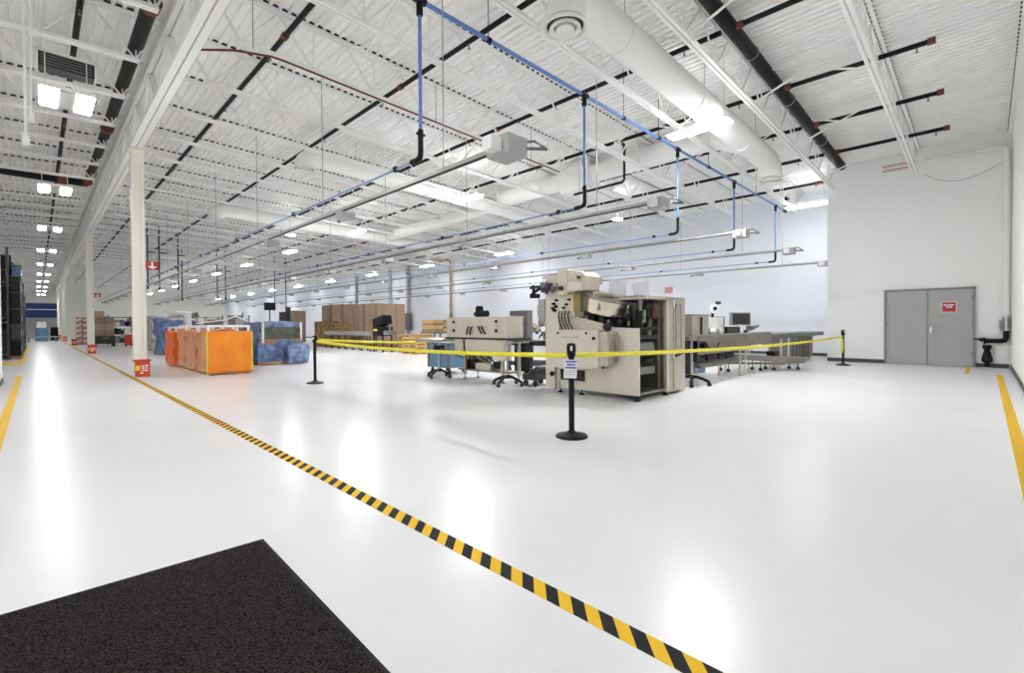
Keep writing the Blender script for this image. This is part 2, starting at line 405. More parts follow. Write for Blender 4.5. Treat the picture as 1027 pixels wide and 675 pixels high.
for x, y0, lab in ((3.22, 3.3, 'first from the columns'), (5.6, 3.3, 'second from the columns'), (8.45, .62, 'third from the columns, passing over the near duct'),
                   (11.2, .62, 'fourth from the columns'), (13.6, .62, 'fifth from the columns'), (15.95, .62, 'sixth from the columns'), (18.65, 3.75, 'last one before the long wall')):
    branch(x, y0, 80, 'black sprinkler pipe under the roof, ' + lab)
branch(.56, 4.0, 80, 'black sprinkler branch pipe over the aisle, left of the girder')
mz = lambda x: 6.62 - .0345 * x
t = thing('sprinkler_main', 'thick black sprinkler main crossing under the roof to the door wall', 'pipe', (1.9, 3.1, mz(1.9)))
MB().cyl((1.95, 3.1, mz(1.95)), (17.6, 3.1, mz(17.6)), .115, n=20).build('run', 'pipeblack', t)
for x in (7.2, 9.6, 12, 15): MB().tube([(x, 3.1 + .13 * math.cos(a), mz(x) + .13 * math.sin(a)) for a in [i * PI / 8 for i in range(17)]], .008, n=5).cyl((x, 3.1, mz(x) + .12), (x, 3.1, roof(x) - .03), .008, n=5).build('hanger', 'alu', t)
t = thing('sprinkler_main', 'thick black sprinkler main running beside the girder over the aisle', 'pipe', (1.32, 2, 6.2))
MB().cyl((1.32, -.4, 6.2), (1.32, 20.8, 6.2), .105, n=18).build('run', 'pipeblack', t)
for yy in (9.05, 15.4, 20.3): MB().cyl((1.32, yy - .12, 6.2), (1.32, yy + .12, 6.2), .135, n=18).build('coupling', 'pipered', t)
for yy in (6, 12, 18): MB().cyl((1.32, yy, 6.3), (1.32, yy, 6.68), .008, n=5).build('hanger', 'alu', t)
t = thing('sprinkler_main', 'thick black cross pipe over the aisle, feeding the main from the left', 'pipe', (0, 21.1, 6.05))
MB().cyl((-8.5, 21.1, 6.05), (1.2, 21.1, 6.05), .13, n=18).build('run', 'pipeblack', t)
for x in (-4, -.5): MB().cyl((x, 21.1, 6.15), (x, 21.1, 6.6), .008, n=5).build('hanger', 'alu', t)
MB().cyl((.55, 21.1, 6.05), (.8, 21.1, 6.05), .16, n=18).cyl((1.2, 21.1, 6.05), (1.30, 20.98, 6.1), .135, n=18).build('coupling', 'pipered', t)
# red conduit along a joist
t = thing('conduit_pipe', 'thin dark red pipe slung along a joist from the girder', 'pipe', (2.1, 8.8, 5.98))
MB().tube([(1.96, 9.2, 5.82), (2.4, 8.8, 5.82), (2.9, 8.53, 5.80), (3.1, 8.50, 5.79), (7.4, 8.50, 5.655), (10.6, 8.50, 5.555)], .018, n=6).build('run', 'pipered', t)
for x in (2.6, 6.3, 9.4): MB().cyl((x, 8.50, 5.80 - SL * (x - 3)), (x, 8.50, 6.6 - SL * (x - 3)), .006, n=5).build('hanger', 'pipered', t)

# ------------------------------------------------------------------ ducts
def ring(mb, c, r):       # round cone diffuser, open side down
    mb.lathe([(r * .62, .10), (r * .7, .05), (r, 0), (r * .98, -.02), (r * .80, -.005), (r * .72, .03)], c, 32)
    mb.lathe([(r * .60, .02), (r * .62, -.012), (r * .46, .0), (r * .44, .03)], c, 32)
    mb.lathe([(r * .34, .02), (r * .36, -.02), (r * .2, 0), (0, .0)], c, 32)
def duct_x(y, z9, xa, xb, r, label, drop):
    """round duct across the hall following the roof fall, elbowed down into a diffuser at both ends"""
    zc = lambda x: z9 - .0315 * (x - 9)
    t = thing('air_duct', label, 'duct', (xa, y, zc(xa)), 'white round air ducts')
    arc = [PI / 2 * i / 7 for i in range(8)]; e = .42
    za_, zb_ = zc(xa + e), zc(xb - e)
    pa = [(xa, y, za_ - drop + .08)] + [(xa + e * (1 - math.cos(a)), y, za_ - min(e, drop - .1) * (1 - math.sin(a))) for a in arc]
    pb = [(xb - e * (1 - math.cos(a)), y, zb_ - min(e, drop - .1) * (1 - math.sin(a))) for a in reversed(arc)] + [(xb, y, zb_ - drop + .08)]
    MB().tube(pa + pb, r, n=28).build('duct_run', 'duct', t)
    x = xa + 1.3
    while x < xb - .6: MB().cyl((x, y, zc(x)), (x + .05, y, zc(x)), r + .012, n=28).build('seam_band', 'duct', t); x += 2.6
    for x, zz in ((xa, za_ - drop), (xb, zb_ - drop)):
        m_ = MB(); ring(m_, (x, y, zz), .345); d_ = m_.build('diffuser', 'duct', t)
        MB().lathe([(.245, .04), (.15, .045), (.148, .04)], (x, y, zz), 24).build('slot', 'darkgrey', d_)
    for x in (xa + 1.5, xa + 4.5, xa + 7.5): MB().cyl((x, y, zc(x) + r), (x, y, roof(x) - .02), .008, n=5).build('hanger', 'alu', t)
    return t
near_duct = duct_x(3.98, 5.58, 5.1, 13.8, .27, 'big white duct with round diffusers and trunk branch, crossing over the near machines', .50)
duct_x(12.95, 5.74, 5.2, 14.8, .25, 'white duct with round diffuser, second from the camera', .40)
duct_x(20.7, 5.60, 4.9, 14.6, .25, 'white duct with round diffuser, third from the camera', .42)
duct_x(35.8, 5.60, 4.9, 14.6, .25, 'white duct far over the pallets, fourth from the camera', .42)
t = near_duct
MB().tube([(12.4, 3.98, 5.62), (12.4, 4.3, 5.74), (12.4, 4.7, 5.92), (12.4, 5.1, 5.97), (12.4, 12.68, 5.90)], .29, n=28).build('trunk', 'duct', t)
MB().tube([(12.4, 13.22, 5.78), (12.4, 20.43, 5.62)], .24, n=28).build('trunk', 'duct', t)
MB().box(12.08, 12.74, 8.6, 9.7, 5.45, 6.34).build('plenum_box', 'duct', t, bevel=.01)
for yy in (6.2, 10.4, 15): MB().cyl((12.4, yy, 5.95), (12.4, yy, roof(12.4) - .03), .008, n=5).build('hanger', 'alu', t)

# ------------------------------------------------------------------ lights
def strip_light(x, y, z=5.17):
    t = thing('strip_light', '', 'ceiling light', (x, y, z), 'lit strip lights over the hall')
    MB().prism([(x - .17, z + .03), (x - .12, z + .10), (x + .12, z + .10), (x + .17, z + .03)], 'y', y - .62, y + .62).build('housing', 'steel', t)
    for s in (-1, 1): MB().box(x + s * .085 - .06, x + s * .085 + .06, y - .60, y + .60, z, z + .032).build('lens', 'led', t)
    MB().box(x - .09, x + .09, y - .55, y + .55, z + .10, z + .108).build('added_uplight_lens', 'added_uplight', t)  # added glowing panel that lifts the ceiling brightness
    for s in (-.5, .28): MB().cyl((x, y + s, z + .1), (x, y + s, roof(x) - .02), .005, n=4).build('hanger', 'alu', t)
    return t
nth = ['nearest', 'second', 'third', 'fourth', 'fifth', 'sixth', 'seventh', 'eighth', 'ninth', 'tenth', 'farthest']
def DIM(t, k):
    for c in t.children:
        if c.name.startswith('lens'): c.data = c.data.copy(); c.data.materials[0] = M['leddim' if k else 'ledcorner']
p0 = strip_light(9.65, 4.12); p0['label'] = 'lit strip light in front of the big near duct, over the bag machine'
for k in range(1, 11):
    dup(p0, (9.65, 4.12 + 7.3 * k, 5.17), f'lit strip light, {nth[k]} along the middle row of the hall') if k < 3 else DIM(dup(p0, (9.65, 4.12 + 7.3 * k, 5.17), f'lit strip light, {nth[k]} along the middle row of the hall'), k)
for k in range(0, 11):
    if k == 1: continue
    DIM(dup(p0, (18.55, 4.25 + 7.3 * k, 5.17), ('lit strip light beside the corner of the door wall' if k == 0 else f'lit strip light, {nth[k]} along the row by the long wall')), k)
def flood(x, y, z=5.2):
    t = thing('high_bay_lamp', '', 'ceiling light', (x, y, z), 'round bright high bay lamps')
    MB().lathe([(.07, .22), (.09, .12), (.20, .02), (.215, 0), (.2, .0), (.19, .03)], (x, y, z), 24).build('reflector', 'steel', t)
    MB().lathe([(0, .0), (.16, .0), (.19, .03)], (x, y, z), 24).build('lens', 'ledcool', t)
    MB().cyl((x, y, z + .2), (x, y, roof(x) - .02), .008, n=5).build('hanger', 'alu', t)
    return t
f0 = flood(15.7, 9.8); f0['label'] = 'bright round lamp glaring above the bag machine near the long wall'
dup(f0, (7.95, 21.3, 5.2), 'bright round lamp left of centre beyond the first busway')
for k, (x, y) in enumerate(((8.06, 46.2), (8.2, 54.5))): dup(f0, (x, y, 5.2), f'bright round lamp far down the hall, {("nearer","farther")[k]} of two')
def high_bay(x, y, z=4.9):
    t = thing('high_bay_light', '', 'ceiling light', (x, y, z), 'twin panel lights over the aisle')
    MB().box(x - .33, x + .33, y - .42, y + .42, z + .03, z + .09).build('housing', 'steel', t)
    for s in (-1, 1): MB().box(x + s * .21 - .10, x + s * .21 + .10, y - .40, y + .40, z, z + .032).build('lens', 'ledaisle', t)
    MB().box(x - .10, x + .10, y - .40, y + .40, z + .01, z + .032).build('middle_panel', 'alu', t)
    for s in (-.25, .25): MB().cyl((x + s, y, z + .09), (x + s, y, roof(x) - .02), .006, n=4).build('hanger', 'steel', t)
    return t
h0 = high_bay(.4, 10.55); h0['label'] = 'bright twin panel light over the aisle, nearest one in view'
dup(h0, (.4, 3.3, 4.9), 'added unseen twin panel light above the entrance mat')  # out of view, continues the aisle row, added to light the near floor
for k in range(1, 10): dup(h0, (.4, 10.55 + 7.0 * k, 4.9), f'bright twin panel light over the aisle, {nth[k]} from the near end')

# ------------------------------------------------------------------ busways and air lines
XB = [3.9, 7.46, 11.3, 15.0, 18.98]
XA = [3.66, 7.33, 11.16, 14.86, 18.84]
names = ['first row from the columns', 'second row from the columns', 'middle row of five', 'fourth row from the columns', 'row along the long wall']
t = thing('air_main', 'blue compressed air main crossing the hall under the roof', 'pipe', (3.6, 5.28, 5.5))
za = lambda x: 5.55 - .006 * x
MB().cyl((3.6, 5.28, za(3.6)), (20.0, 5.28, za(20)), .032, n=10).build('run', 'blue', t)
MB().tube([(19.9, 5.28, za(20)), (20.08, 5.28, za(20)), (20.1, 5.28, za(20) + .06), (20.1, 5.28, 5.92)], .05, n=8).box(19.9, 20.3, 5.22, 5.34, 5.9, 5.94).build('end_elbow', 'pipeblack', t)
for x in XA: MB().cyl((x - .09, 5.28, za(x)), (x + .09, 5.28, za(x)), .05, n=8).cyl((x, 5.28, za(x)), (x, 5.28, za(x) - .2), .045, n=8).build('tee', 'pipeblack', t)
for x in (4.9, 8.7, 10.2, 13, 16.8): MB().cyl((x, 5.28, za(x)), (x, 5.28, roof(x) - .03), .007, n=5).cyl((x - .04, 5.28, za(x)), (x + .04, 5.28, za(x)), .045, n=8).build('hanger', 'pipeblack', t)
for k, (xa, xb) in enumerate(zip(XA, XB)):
    yend = 52
    t = thing('air_line', 'blue air pipe dropping from the main and following the busway, ' + names[k], 'pipe', (xa, 5.28, 3.45), 'blue air drops')
    MB().cyl((xa, 5.28, za(xa) - .21), (xa, 5.28, 3.80), .024, n=8).build('drop', 'blue', t)
    MB().tube([(xa, 5.28, 3.82), (xa, 5.28, 3.52), (xa, 5.30, 3.46), (xa, 5.36, 3.44), (xa, 5.5, 3.44)], .036, n=8).cyl((xa - .06, 5.28, 3.76), (xa + .06, 5.28, 3.76), .02, n=6).build('hose', 'pipeblack', t)
    MB().cyl((xa, 5.5, 3.44), (xa, yend, 3.44), .017, n=8).build('run', 'bluepale', t)
    yy = 5.9
    while yy < 30: MB().box(xa - .03, xa + .03, yy - .035, yy + .035, 3.41, 3.475).build('valve', 'pipeblack', t); yy += 3.75
    # busway
    t = thing('busway', 'grey electrical busway with plug boxes hanging from rods, ' + names[k], 'busway', (xb, 3.85, 3.2), 'electrical busways')
    MB().box(xb - .030, xb + .030, 4.0, yend, 3.27, 3.32).build('track', 'alu', t)
    MB().box(xb - .028, xb + .012, 4.0, yend, 3.255, 3.27).build('track_slot', 'black', t)
    big = 1.0 if k == 0 else .8
    MB().box(xb - .16 * big, xb + .16 * big, 3.72, 3.72 + .36 * big, 3.15, 3.15 + .22 * big).build('feed_box', 'greybox', t, bevel=.008)
    MB().box(xb - .34 * big, xb - .18 * big, 3.80, 3.80 + .16 * big, 3.17, 3.17 + .15 * big).build('switch_box', 'whitebox', t, bevel=.006)
    MB().tube([(xb + .1, 3.8, 3.33), (xb + .25, 3.7, 3.36), (xb + .35, 3.6, 3.27), (xb + .1, 3.75, 3.25)], .014, n=6).build('feed_cable', 'midgrey', t)
    yy = 8.0 + (k % 2) * .8
    while yy < yend:
        b = MB().box(xb - .05, xb + .22, yy, yy + .22, 3.15, 3.255).box(xb + .08, xb + .20, yy + .22, yy + .40, 3.16, 3.24).build('plug_box', 'greybox', t)
        if yy < 20: MB().cyl((xb + .14, yy + .40, 3.20), (xb + .14, yy + .50, 3.18), .03, n=8).build('socket', 'darkgrey', b)
        yy += 3.75
    r = 5.1
    while r < 40:
        if not (k == 2 and r < 20): MB().cyl((xb, r, 3.31), (xb, r, roof(xb) - .75), .008, n=5).build('hanger_rod', 'alu', t)
        r += 3.75
# drop between main and second trunk: black pipe by the plenum
t = thing('condensate_pipe', 'thin black pipe with a square drop beside the roof unit box', 'pipe', (11.4, 7.3, 6.0))
MB().tube([(11.3, 6.88, 6.10), (11.38, 6.9, 6.08), (11.4, 6.9, 6.02), (11.4, 6.9, 5.16), (11.4, 6.95, 5.10), (11.4, 8.6, 5.08)], .032, n=8).build('run', 'pipeblack', t)
MB().cyl((11.4, 6.9, 5.9), (11.4, 6.9, 6.0), .045, n=8).build('coupling', 'pipered', t)
MB().cyl((11.4, 8.4, 5.1), (11.4, 8.4, 6.3), .008, n=5).build('hanger', 'alu', t)  # rod added as a support so the pipe does not float
t = thing('paint_cable', 'thin dark cable sagging along the door wall near the roof', 'cable', (XW - .01, .5, 5.3))
MB().tube([(XW - .015, 1.25, 5.50)] + [(XW - .015, 1.25 - 1.66 * i / 14, 5.50 - .36 * math.sin(PI * (i / 14) ** .85)) for i in range(1, 15)], .007, n=5).build('run', 'greybox', t)
# white unit heater and drop conduits over the aisle
t = thing('unit_heater', 'dark louvred unit heater hung over the aisle behind the first light', 'heater', (.45, 11.65, 5.8))
MB().box(.08, .82, 11.5, 11.8, 5.78, 6.02).build('housing', 'darkgrey', t)
lv = MB()
for k in range(4): lv.bar((.11, 11.49, 5.82 + .05 * k), (.79, 11.49, 5.82 + .05 * k), .03, .012)
lv.build('louvre', 'midgrey', t)
MB().box(.05, .85, 11.46, 11.5, 6.02, 6.06).box(.05, .08, 11.46, 11.5, 5.72, 6.06).box(.82, .85, 11.46, 11.5, 5.72, 6.06).build('frame', 'steel', t)
for x in (.12, .78): MB().cyl((x, 11.65, 6.02), (x, 11.65, 6.68), .01, n=5).build('hanger', 'steel', t)
for k, (x, yy, zz) in enumerate(((-.06, 8.0, 3.5), (-.01, 8.7, 4.0))):
    t = thing('hanging_conduit', ('thin white conduit dropping beside the first aisle light, longer one', 'thin white conduit dropping beside the first aisle light, shorter one')[k], 'conduit', (x, yy, zz), 'white drop conduits')
    MB().cyl((x, yy, zz), (x, yy, roof(x) - .02), .016, n=6).build('run', 'steel', t)
    MB().box(x - .03, x + .03, yy - .03, yy + .03, zz - .12, zz).build('end_box', 'steel', t)

# ------------------------------------------------------------------ floor markings and mat
tag(MB().box(1.59, 1.69, .3, 80, 0, .002).build('hazard_stripe', 'hazard', loc=(1.64, 0, 0)), 'black and yellow diagonal striped tape along the white floor', 'floor tape')
tag(MB().box(2.0, 15.75, -.295, -.195, 0, .002).build('floor_tape', 'yellow', loc=(8, -.245, 0)), 'long yellow tape along the right wall', 'floor tape', 'yellow floor tapes')
tag(MB().box(15.6, 18.0, .25, .34, 0, .002).build('floor_tape', 'yellow', loc=(17, .3, 0)), 'short yellow tape strip in front of the double door', 'floor tape', 'yellow floor tapes')
tag(MB().box(-.37, -.27, 3.1, 17.4, 0, .002).build('floor_tape', 'yellow', loc=(-.32, 9, 0)), 'long yellow tape along the left wall', 'floor tape', 'yellow floor tapes')
tag(MB().box(-3, -.34, 22.5, 24.6, 0, .002).build('floor_tape', 'yellow', loc=(-.5, 23, 0)), 'yellow tape block across the front of the dark racks', 'floor tape', 'yellow floor tapes')
tag(MB().box(-.42, -.30, 24.6, 46, 0, .002).build('floor_tape', 'yellow', loc=(-.36, 33, 0)), 'yellow tape along the foot of the dark racks', 'floor tape', 'yellow floor tapes')
t = thing('floor_mat', 'dark charcoal carpet mat with rubber edge in the near corner', 'mat', (.15, 1.7, 0))
a = math.radians(-1.6); R3 = Matrix.Rotation(a, 3, 'Z')
def rq(mb, x0, x1, y0, y1, z0, z1):
    c = Vector((.905, 2.90, 0))
    mb.obox(c + R3 @ Vector(((x0 + x1) / 2, (y0 + y1) / 2, (z0 + z1) / 2)), (x1 - x0, y1 - y0, z1 - z0), R3)
m_ = MB(); rq(m_, -1.38, -.02, -2.3, -.02, .004, .011); m_.build('pile', 'carpet', t)
m_ = MB(); rq(m_, -1.40, 0, -2.32, 0, 0, .006); m_.build('rubber_edge', 'rubber', t)

# ------------------------------------------------------------------ stanchions, tapes
def stanchion(x, y, label):
    t = thing('stanchion', label, 'stanchion', (x, y, 0), 'black stanchions')
    MB().lathe([(0, 0), (.175, 0), (.178, .012), (.165, .025), (.06, .05), (.035, .07), (0, .07)], (x, y, 0), 36).build('base', 'black', t)
    MB().cyl((x, y, .06), (x, y, .92), .031, n=16).build('pole', 'black', t)
    h = MB().lathe([(.033, .86), (.047, .90), (.052, .94), (.052, .985), (.042, 1.015), (.025, 1.022), (0, 1.022)], (x, y, 0), 20).build('head', 'black', t)
    MB().obox((x - .045, y - .035, .965), (.02, .02, .05), Matrix.Rotation(math.radians(45), 3, 'Z')).build('tape_slot', 'signwhite', h)
    return t
stanchion(4.13, 3.16, 'black stanchion with a white and blue notice in the middle of the floor')
stanchion(4.23, 10.09, 'black stanchion near the blue wrapped load, without any notice')
stanchion(16.55, 2.87, 'black stanchion in front of the door wall')
# notice hung on the first stanchion, facing the camera
nx, ny = 4.13 - .05, 3.16 - .045
Rn = Matrix.Rotation(math.radians(-38), 3, 'Z') @ Matrix.Rotation(math.radians(2), 3, 'Y')
t = thing('paper_notice', 'white notice with blue heading hung on the middle stanchion', 'notice', (nx, ny, .75))
def pn(mb, u0, u1, z0, z1, d0, d1): 
    mb.obox(Vector((nx, ny, .745)) + Rn @ Vector(((u0 + u1) / 2, (d0 + d1) / 2, (z0 + z1) / 2)), (u1 - u0, abs(d1 - d0), z1 - z0), Rn); return mb
pn(MB(), -.085, .055, -.10, .10, -.002, 0).build('sheet', 'paper', t)
bl = MB(); pn(bl, -.075, .05, .070, .088, -.004, -.002); pn(bl, -.075, .05, .005, .022, -.004, -.002)
for a_, b_ in ((-.055, -.035), (-.03, -.012), (-.005, .01), (.018, .034)): pn(bl, a_, b_, .033, .06, -.004, -.002)
bl.build('heading', 'signblue', t)
tx = MB()
for z in (-.02, -.038, -.062): 
    for a_, b_ in ((-.07, -.045), (-.04, -.005), (0, .042)): pn(tx, a_, b_, z, z + .006, -.004, -.002)
tx.build('text_line', 'greybox', t)
def barrier(name, label, a, b, sag, n=24, tw=.2):
    a, b = Vector(a), Vector(b); d = (b - a).normalized(); side = Vector((-d.y, d.x, 0)).normalized()
    mb = MB(); vs = []
    for i in range(n + 1):
        t_ = i / n; p = a.lerp(b, t_); p.z -= sag * 4 * t_ * (1 - t_)
        an = tw * math.sin(5 * t_ * PI + 1)
        w = Vector((0, 0, .027)) * math.cos(an) + side * .027 * math.sin(an)
        vs += [p - w, p + w, p + w + side * .0015, p - w + side * .0015]
    fs = []
    for i in range(n):
        for j in range(4): fs.append((4 * i + j, 4 * i + (j + 1) % 4, 4 * i + 4 + (j + 1) % 4, 4 * i + 4 + j))
    mb._add(vs, fs, True)
    return tag(mb.build(name, 'tape', loc=a), label, 'barrier tape', 'yellow barrier tapes')
barrier('barrier_tape', 'yellow barrier tape from the left stanchion to the middle stanchion', (4.235, 10.02, .90), (4.13, 3.23, .885), .06)
barrier('barrier_tape', 'yellow barrier tape from the left stanchion towards the blue bin', (4.30, 10.07, .93), (7.28, 10.36, .78), .02)
barrier('barrier_tape', 'yellow barrier tape from the middle stanchion to the door wall stanchion', (4.20, 3.16, .885), (16.49, 2.87, .83), .08, 40)
tl = MB().tube([(16.46, 2.87, .76), (16.44, 2.88, .7), (16.46, 2.87, .5), (16.45, 2.89, .36)], .028, n=6)
tag(tl.build('tape_tail', 'tape', loc=(16.45, 2.87, .36)), 'loose yellow tape end dangling on the door wall stanchion', 'barrier tape')

# ------------------------------------------------------------------ door wall items
t = thing('door_sign', 'red sign with white writing on the right door leaf', 'sign', (XW - .055, .70, 1.66))
MB().box(XW - .056, XW - .051, .545, .855, 1.50, 1.80).build('border', 'signwhite', t)
MB().box(XW - .059, XW - .055, .56, .84, 1.515, 1.785).build('panel', 'signred', t)
w = MB()
for a_, b_, z in ((.73, .81, 1.69), (.60, .715, 1.69), (.70, .76, 1.63), (.635, .69, 1.63)): w.box(XW - .061, XW - .058, a_, b_, z, z + .035)
w.build('lettering', 'signwhite', t)
t = thing('stencil_sign', 'dark red stencilled writing high on the door wall', 'lettering', (XW - .004, 1.9, 5.9))
w = MB()
for i in range(9):
    for r_ in (0, 1):
        if r_ == 1 and i > 6: continue
        y = 2.18 - .085 * i; z = 5.86 - .13 * r_
        w.box(XW - .006, XW - .001, y - .065, y - .050, z, z + .08); w.box(XW - .006, XW - .001, y - .02, y - .005, z, z + .08); w.box(XW - .006, XW - .001, y - .065, y - .005, z + (.065 if i % 2 else .03), z + (.08 if i % 2 else .045))
w.build('letters', 'signred', t)
# standpipe in the corner
x = 18.08; yv = -.40
t = thing('standpipe', 'white riser pipe with valve and dark elbow in the door wall corner', 'pipe', (x, yv, .7))
MB().tube([(x, yv, 1.33), (x, yv, 5.72), (x, yv + .06, 5.80), (x, yv + .14, 5.82), (x, 1.2, 5.82)], .055, n=14).build('riser', 'steel', t)
MB().cyl((x, yv, 1.30), (x, yv, 1.36), .085, n=14).cyl((x, yv, .99), (x, yv, 1.04), .085, n=14).cyl((x, yv, 1.0), (x, yv, 1.34), .05, n=14).build('valve_body', 'chrome', t)
MB().lathe([(0, .0), (.10, 0), (.13, .02), (.13, .05), (0, .06)], (x - .02, yv + .12, 1.18), 20, axis=(0, 1, 0)).build('gauge', 'whitebox', t)
MB().tube([(x, yv, 1.02), (x, yv, .80), (x, yv + .03, .74), (x, yv + .09, .72), (x, -.02, .72)], .058, n=14).cyl((x, -.02, .72), (x, .02, .72), .09, n=14).build('elbow', 'pipeblack', t)
MB().cyl((x, .02, .74), (x, .10, .76), .07, .03, n=12).cyl((x, .10, .76), (x, .2, .77), .022, n=8).build('outlet', 'pipeblack', t)
MB().bar((x, -.1, .67), (x, -.38, .42), .02, .03).box(x - .02, x + .02, -.40, -.38, .3, .6).build('bracket', 'steel', t)
t = thing('floor_drain_pipe', 'short black standing drain pipe under the elbow', 'pipe', (x, -.05, 0))
MB().lathe([(.05, 0), (.05, .14), (.105, .16), (.112, .22), (.085, .36), (.062, .44), (.062, .50), (0, .50)], (x, -.05, 0), 18).build('body', 'pipeblack', t)
MB().lathe([(.085, .50), (.09, .52), (.09, .60), (.085, .61), (0, .61)], (x, -.05, 0), 18).build('cap', 'black', t)
MB().lathe([(.09, 0), (.09, .02), (.05, .03)], (x, -.05, 0), 18).build('flange', 'chrome', t)
# exit sign and items on the long wall
t = thing('exit_sign', 'small red sign high on the long wall', 'sign', (XL - .03, 10.2, 2.75))
MB().box(XL - .05, XL - .003, 10.05, 10.42, 2.65, 2.92).build('panel', 'palered', t)
MB().box(XL - .055, XL - .049, 10.09, 10.38, 2.70, 2.87).build('face', 'palered', t)
for k, yy in enumerate((26.2,)):
    t = thing('sprinkler_riser', 'brown and red sprinkler riser pipe up the long wall', 'pipe', (20.55, yy, 0))
    MB().tube([(20.55, yy, .05), (20.55, yy, 5.7), (20.55, yy + .1, 5.8), (20.55, yy + 2.2, 5.8)], .075, n=12).build('run', 'riserbrown', t)
    MB().cyl((20.55, yy, 0), (20.55, yy, .1), .13, n=12).cyl((20.55, yy, 1.75), (20.55, yy, 2.1), .1, n=12).cyl((20.55, yy, 2.6), (20.55, yy, 2.7), .1, n=12).build('fitting', 'brass', t)
for k, (yy, z0) in enumerate(((31.6, 0), (34.2, 0), (40.0, 0))):
    t = thing('wall_conduit', 'grey vertical conduit on the long wall, ' + ('above a tall grey panel', 'middle one of three', 'farthest one of three')[k], 'conduit', (20.6, yy, 0), 'grey conduits on the long wall')
    MB().box(20.5, 20.7, yy - .12, yy + .12, 0, 5.9).build('run', 'greybox', t)
    if k == 0: MB().box(20.42, 20.72, yy - .35, yy + .35, .9, 2.2).build('panel_box', 'midgrey', t, bevel=.01)


# ------------------------------------------------------------------ the bag filling machine
RX = lambda a: Matrix.Rotation(math.radians(a), 3, 'X')
RY = lambda a: Matrix.Rotation(math.radians(a), 3, 'Y')
RZ = lambda a: Matrix.Rotation(math.radians(a), 3, 'Z')
rnd = random.Random(11)
def foot(mb_pad, x, y, h=.10):
    mb_pad.lathe([(0, 0), (.055, 0), (.055, .012), (.02, .03), (.012, .03), (.012, h)], (x, y, 0), 14)
    return mb_pad
t = thing('bag_filler', 'large stainless filling machine with tilted bowl and control box, behind the middle stanchion', 'machine', (7.2, 4.6, 0))
F = 6.70
pnl = MB().prism([(3.80, .09), (3.80, 1.16), (4.26, 1.17), (4.32, 1.20), (5.16, 1.40), (5.16, .46), (5.37, .46), (5.37, .09)], 'x', F, F + .03)
pnl.build('front_panel', 'stain', t, bevel=.006)
MB().box(F - .02, F + .005, 4.82, 5.37, .21, .235).box(F - .02, F + .005, 4.82, 5.37, .435, .46).box(F - .02, F + .005, 4.80, 4.82, .21, .46).box(F - .02, F + .005, 5.37, 5.39, .21, .46).build('port_frame', 'stain', t)
MB().box(F - .003, F + .001, 4.83, 5.36, .24, .43).build('port_opening', 'black', t)
mm = MB()
for i in range(9): mm.bar((F - .012, 4.86 + .055 * i, .25), (F - .012, 4.88 + .05 * i + rnd.uniform(-.02, .02), .42), .016, .012)
mm.build('port_linkage', 'midgrey', t)
MB().box(F + .03, 7.70, 4.50, 5.40, .10, 1.17).prism([(4.5, 1.17), (5.16, 1.36), (5.40, 1.36), (5.40, 1.17)], 'x', F + .03, 7.6).build('housing', 'stain2', t, bevel=.006)
MB().box(F, 7.35, 5.40, 5.72, .06, 2.13).build('tall_column', 'stain', t, bevel=.008)
MB().box(F - .04, 7.25, 5.02, 5.395, 1.36, 1.96).build('head_pedestal', 'cream', t, bevel=.008)
hb = MB().box(6.56, 7.05, 5.09, 5.32, 1.74, 2.19).build('drive_head', 'cream', t, bevel=.02)
MB().prism([(4.73, 1.80), (4.71, 2.05), (4.79, 2.12), (5.07, 2.15), (5.07, 1.80)], 'x', 6.54, 7.00).build('head_cover', 'cream', t, bevel=.015)
MB().prism([(4.76, 1.80), (4.74, 1.94), (5.04, 1.98), (5.06, 1.78)], 'x', 6.50, 6.54).build('head_plate', 'stain', t, bevel=.008)
MB().box(6.60, 6.66, 4.86, 5.0, 1.44, 1.76).build('brass_window', 'brass', t, bevel=.005)
MB().box(6.67, 6.95, 4.84, 5.01, 1.36, 1.80).build('neck', 'staindark', t)
# sensor arm and bracket on the column
MB().bar((6.66, 5.42, 1.93), (6.62, 6.02, 1.92), .05, .05).cyl((6.6, 5.48, 1.90), (6.6, 5.70, 1.88), .075, n=14).bar((6.62, 5.62, 2.0), (6.62, 5.62, 1.78), .04, .04).build('sensor_arm', 'darkgrey', t)
MB().box(6.56, 6.70, 5.85, 5.98, 1.72, 1.80).cyl((6.62, 5.95, 1.96), (6.62, 5.92, 1.76), .03, n=10).bar((6.62, 5.98, 1.80), (6.62, 5.72, 1.92), .04, .04).build('camera_block', 'black', t)
MB().cyl((6.6, 5.40, 1.92), (6.6, 5.50, 1.83), .05, n=12).cyl((6.58, 5.62, 1.94), (6.5, 5.62, 1.94), .055, n=12).build('sensor_lens', 'midgrey', t)
MB().box(6.70, 6.9, 5.74, 5.9, 1.30, 1.70).box(6.72, 6.88, 5.90, 5.94, 1.4, 1.6).build('terminal_block', 'alu', t, bevel=.004)
for (y, z) in ((5.50, 1.60), (5.52, 1.52), (5.44, 1.55), (5.43, 1.66), (5.48, 1.48)): MB().cyl((6.70, y, z), (6.63, y, z), .026, .02, n=10).build('knob', 'black', t)
for i in range(4):
    y = 5.34 - .07 * i
    MB().tube([(6.65, y, 1.46), (6.60, y - .01, 1.40), (6.58, y - .04, 1.28), (6.60, y - .07, 1.20), (6.64, y - .08, 1.14)], .012, n=6).build('cable', 'black', t)
for (y, z) in ((5.24, 1.52), (5.18, 1.58), (5.12, 1.66)): MB().cyl((6.66, y, z), (6.60, y, z), .022, .018, n=10).build('knob', 'black', t)
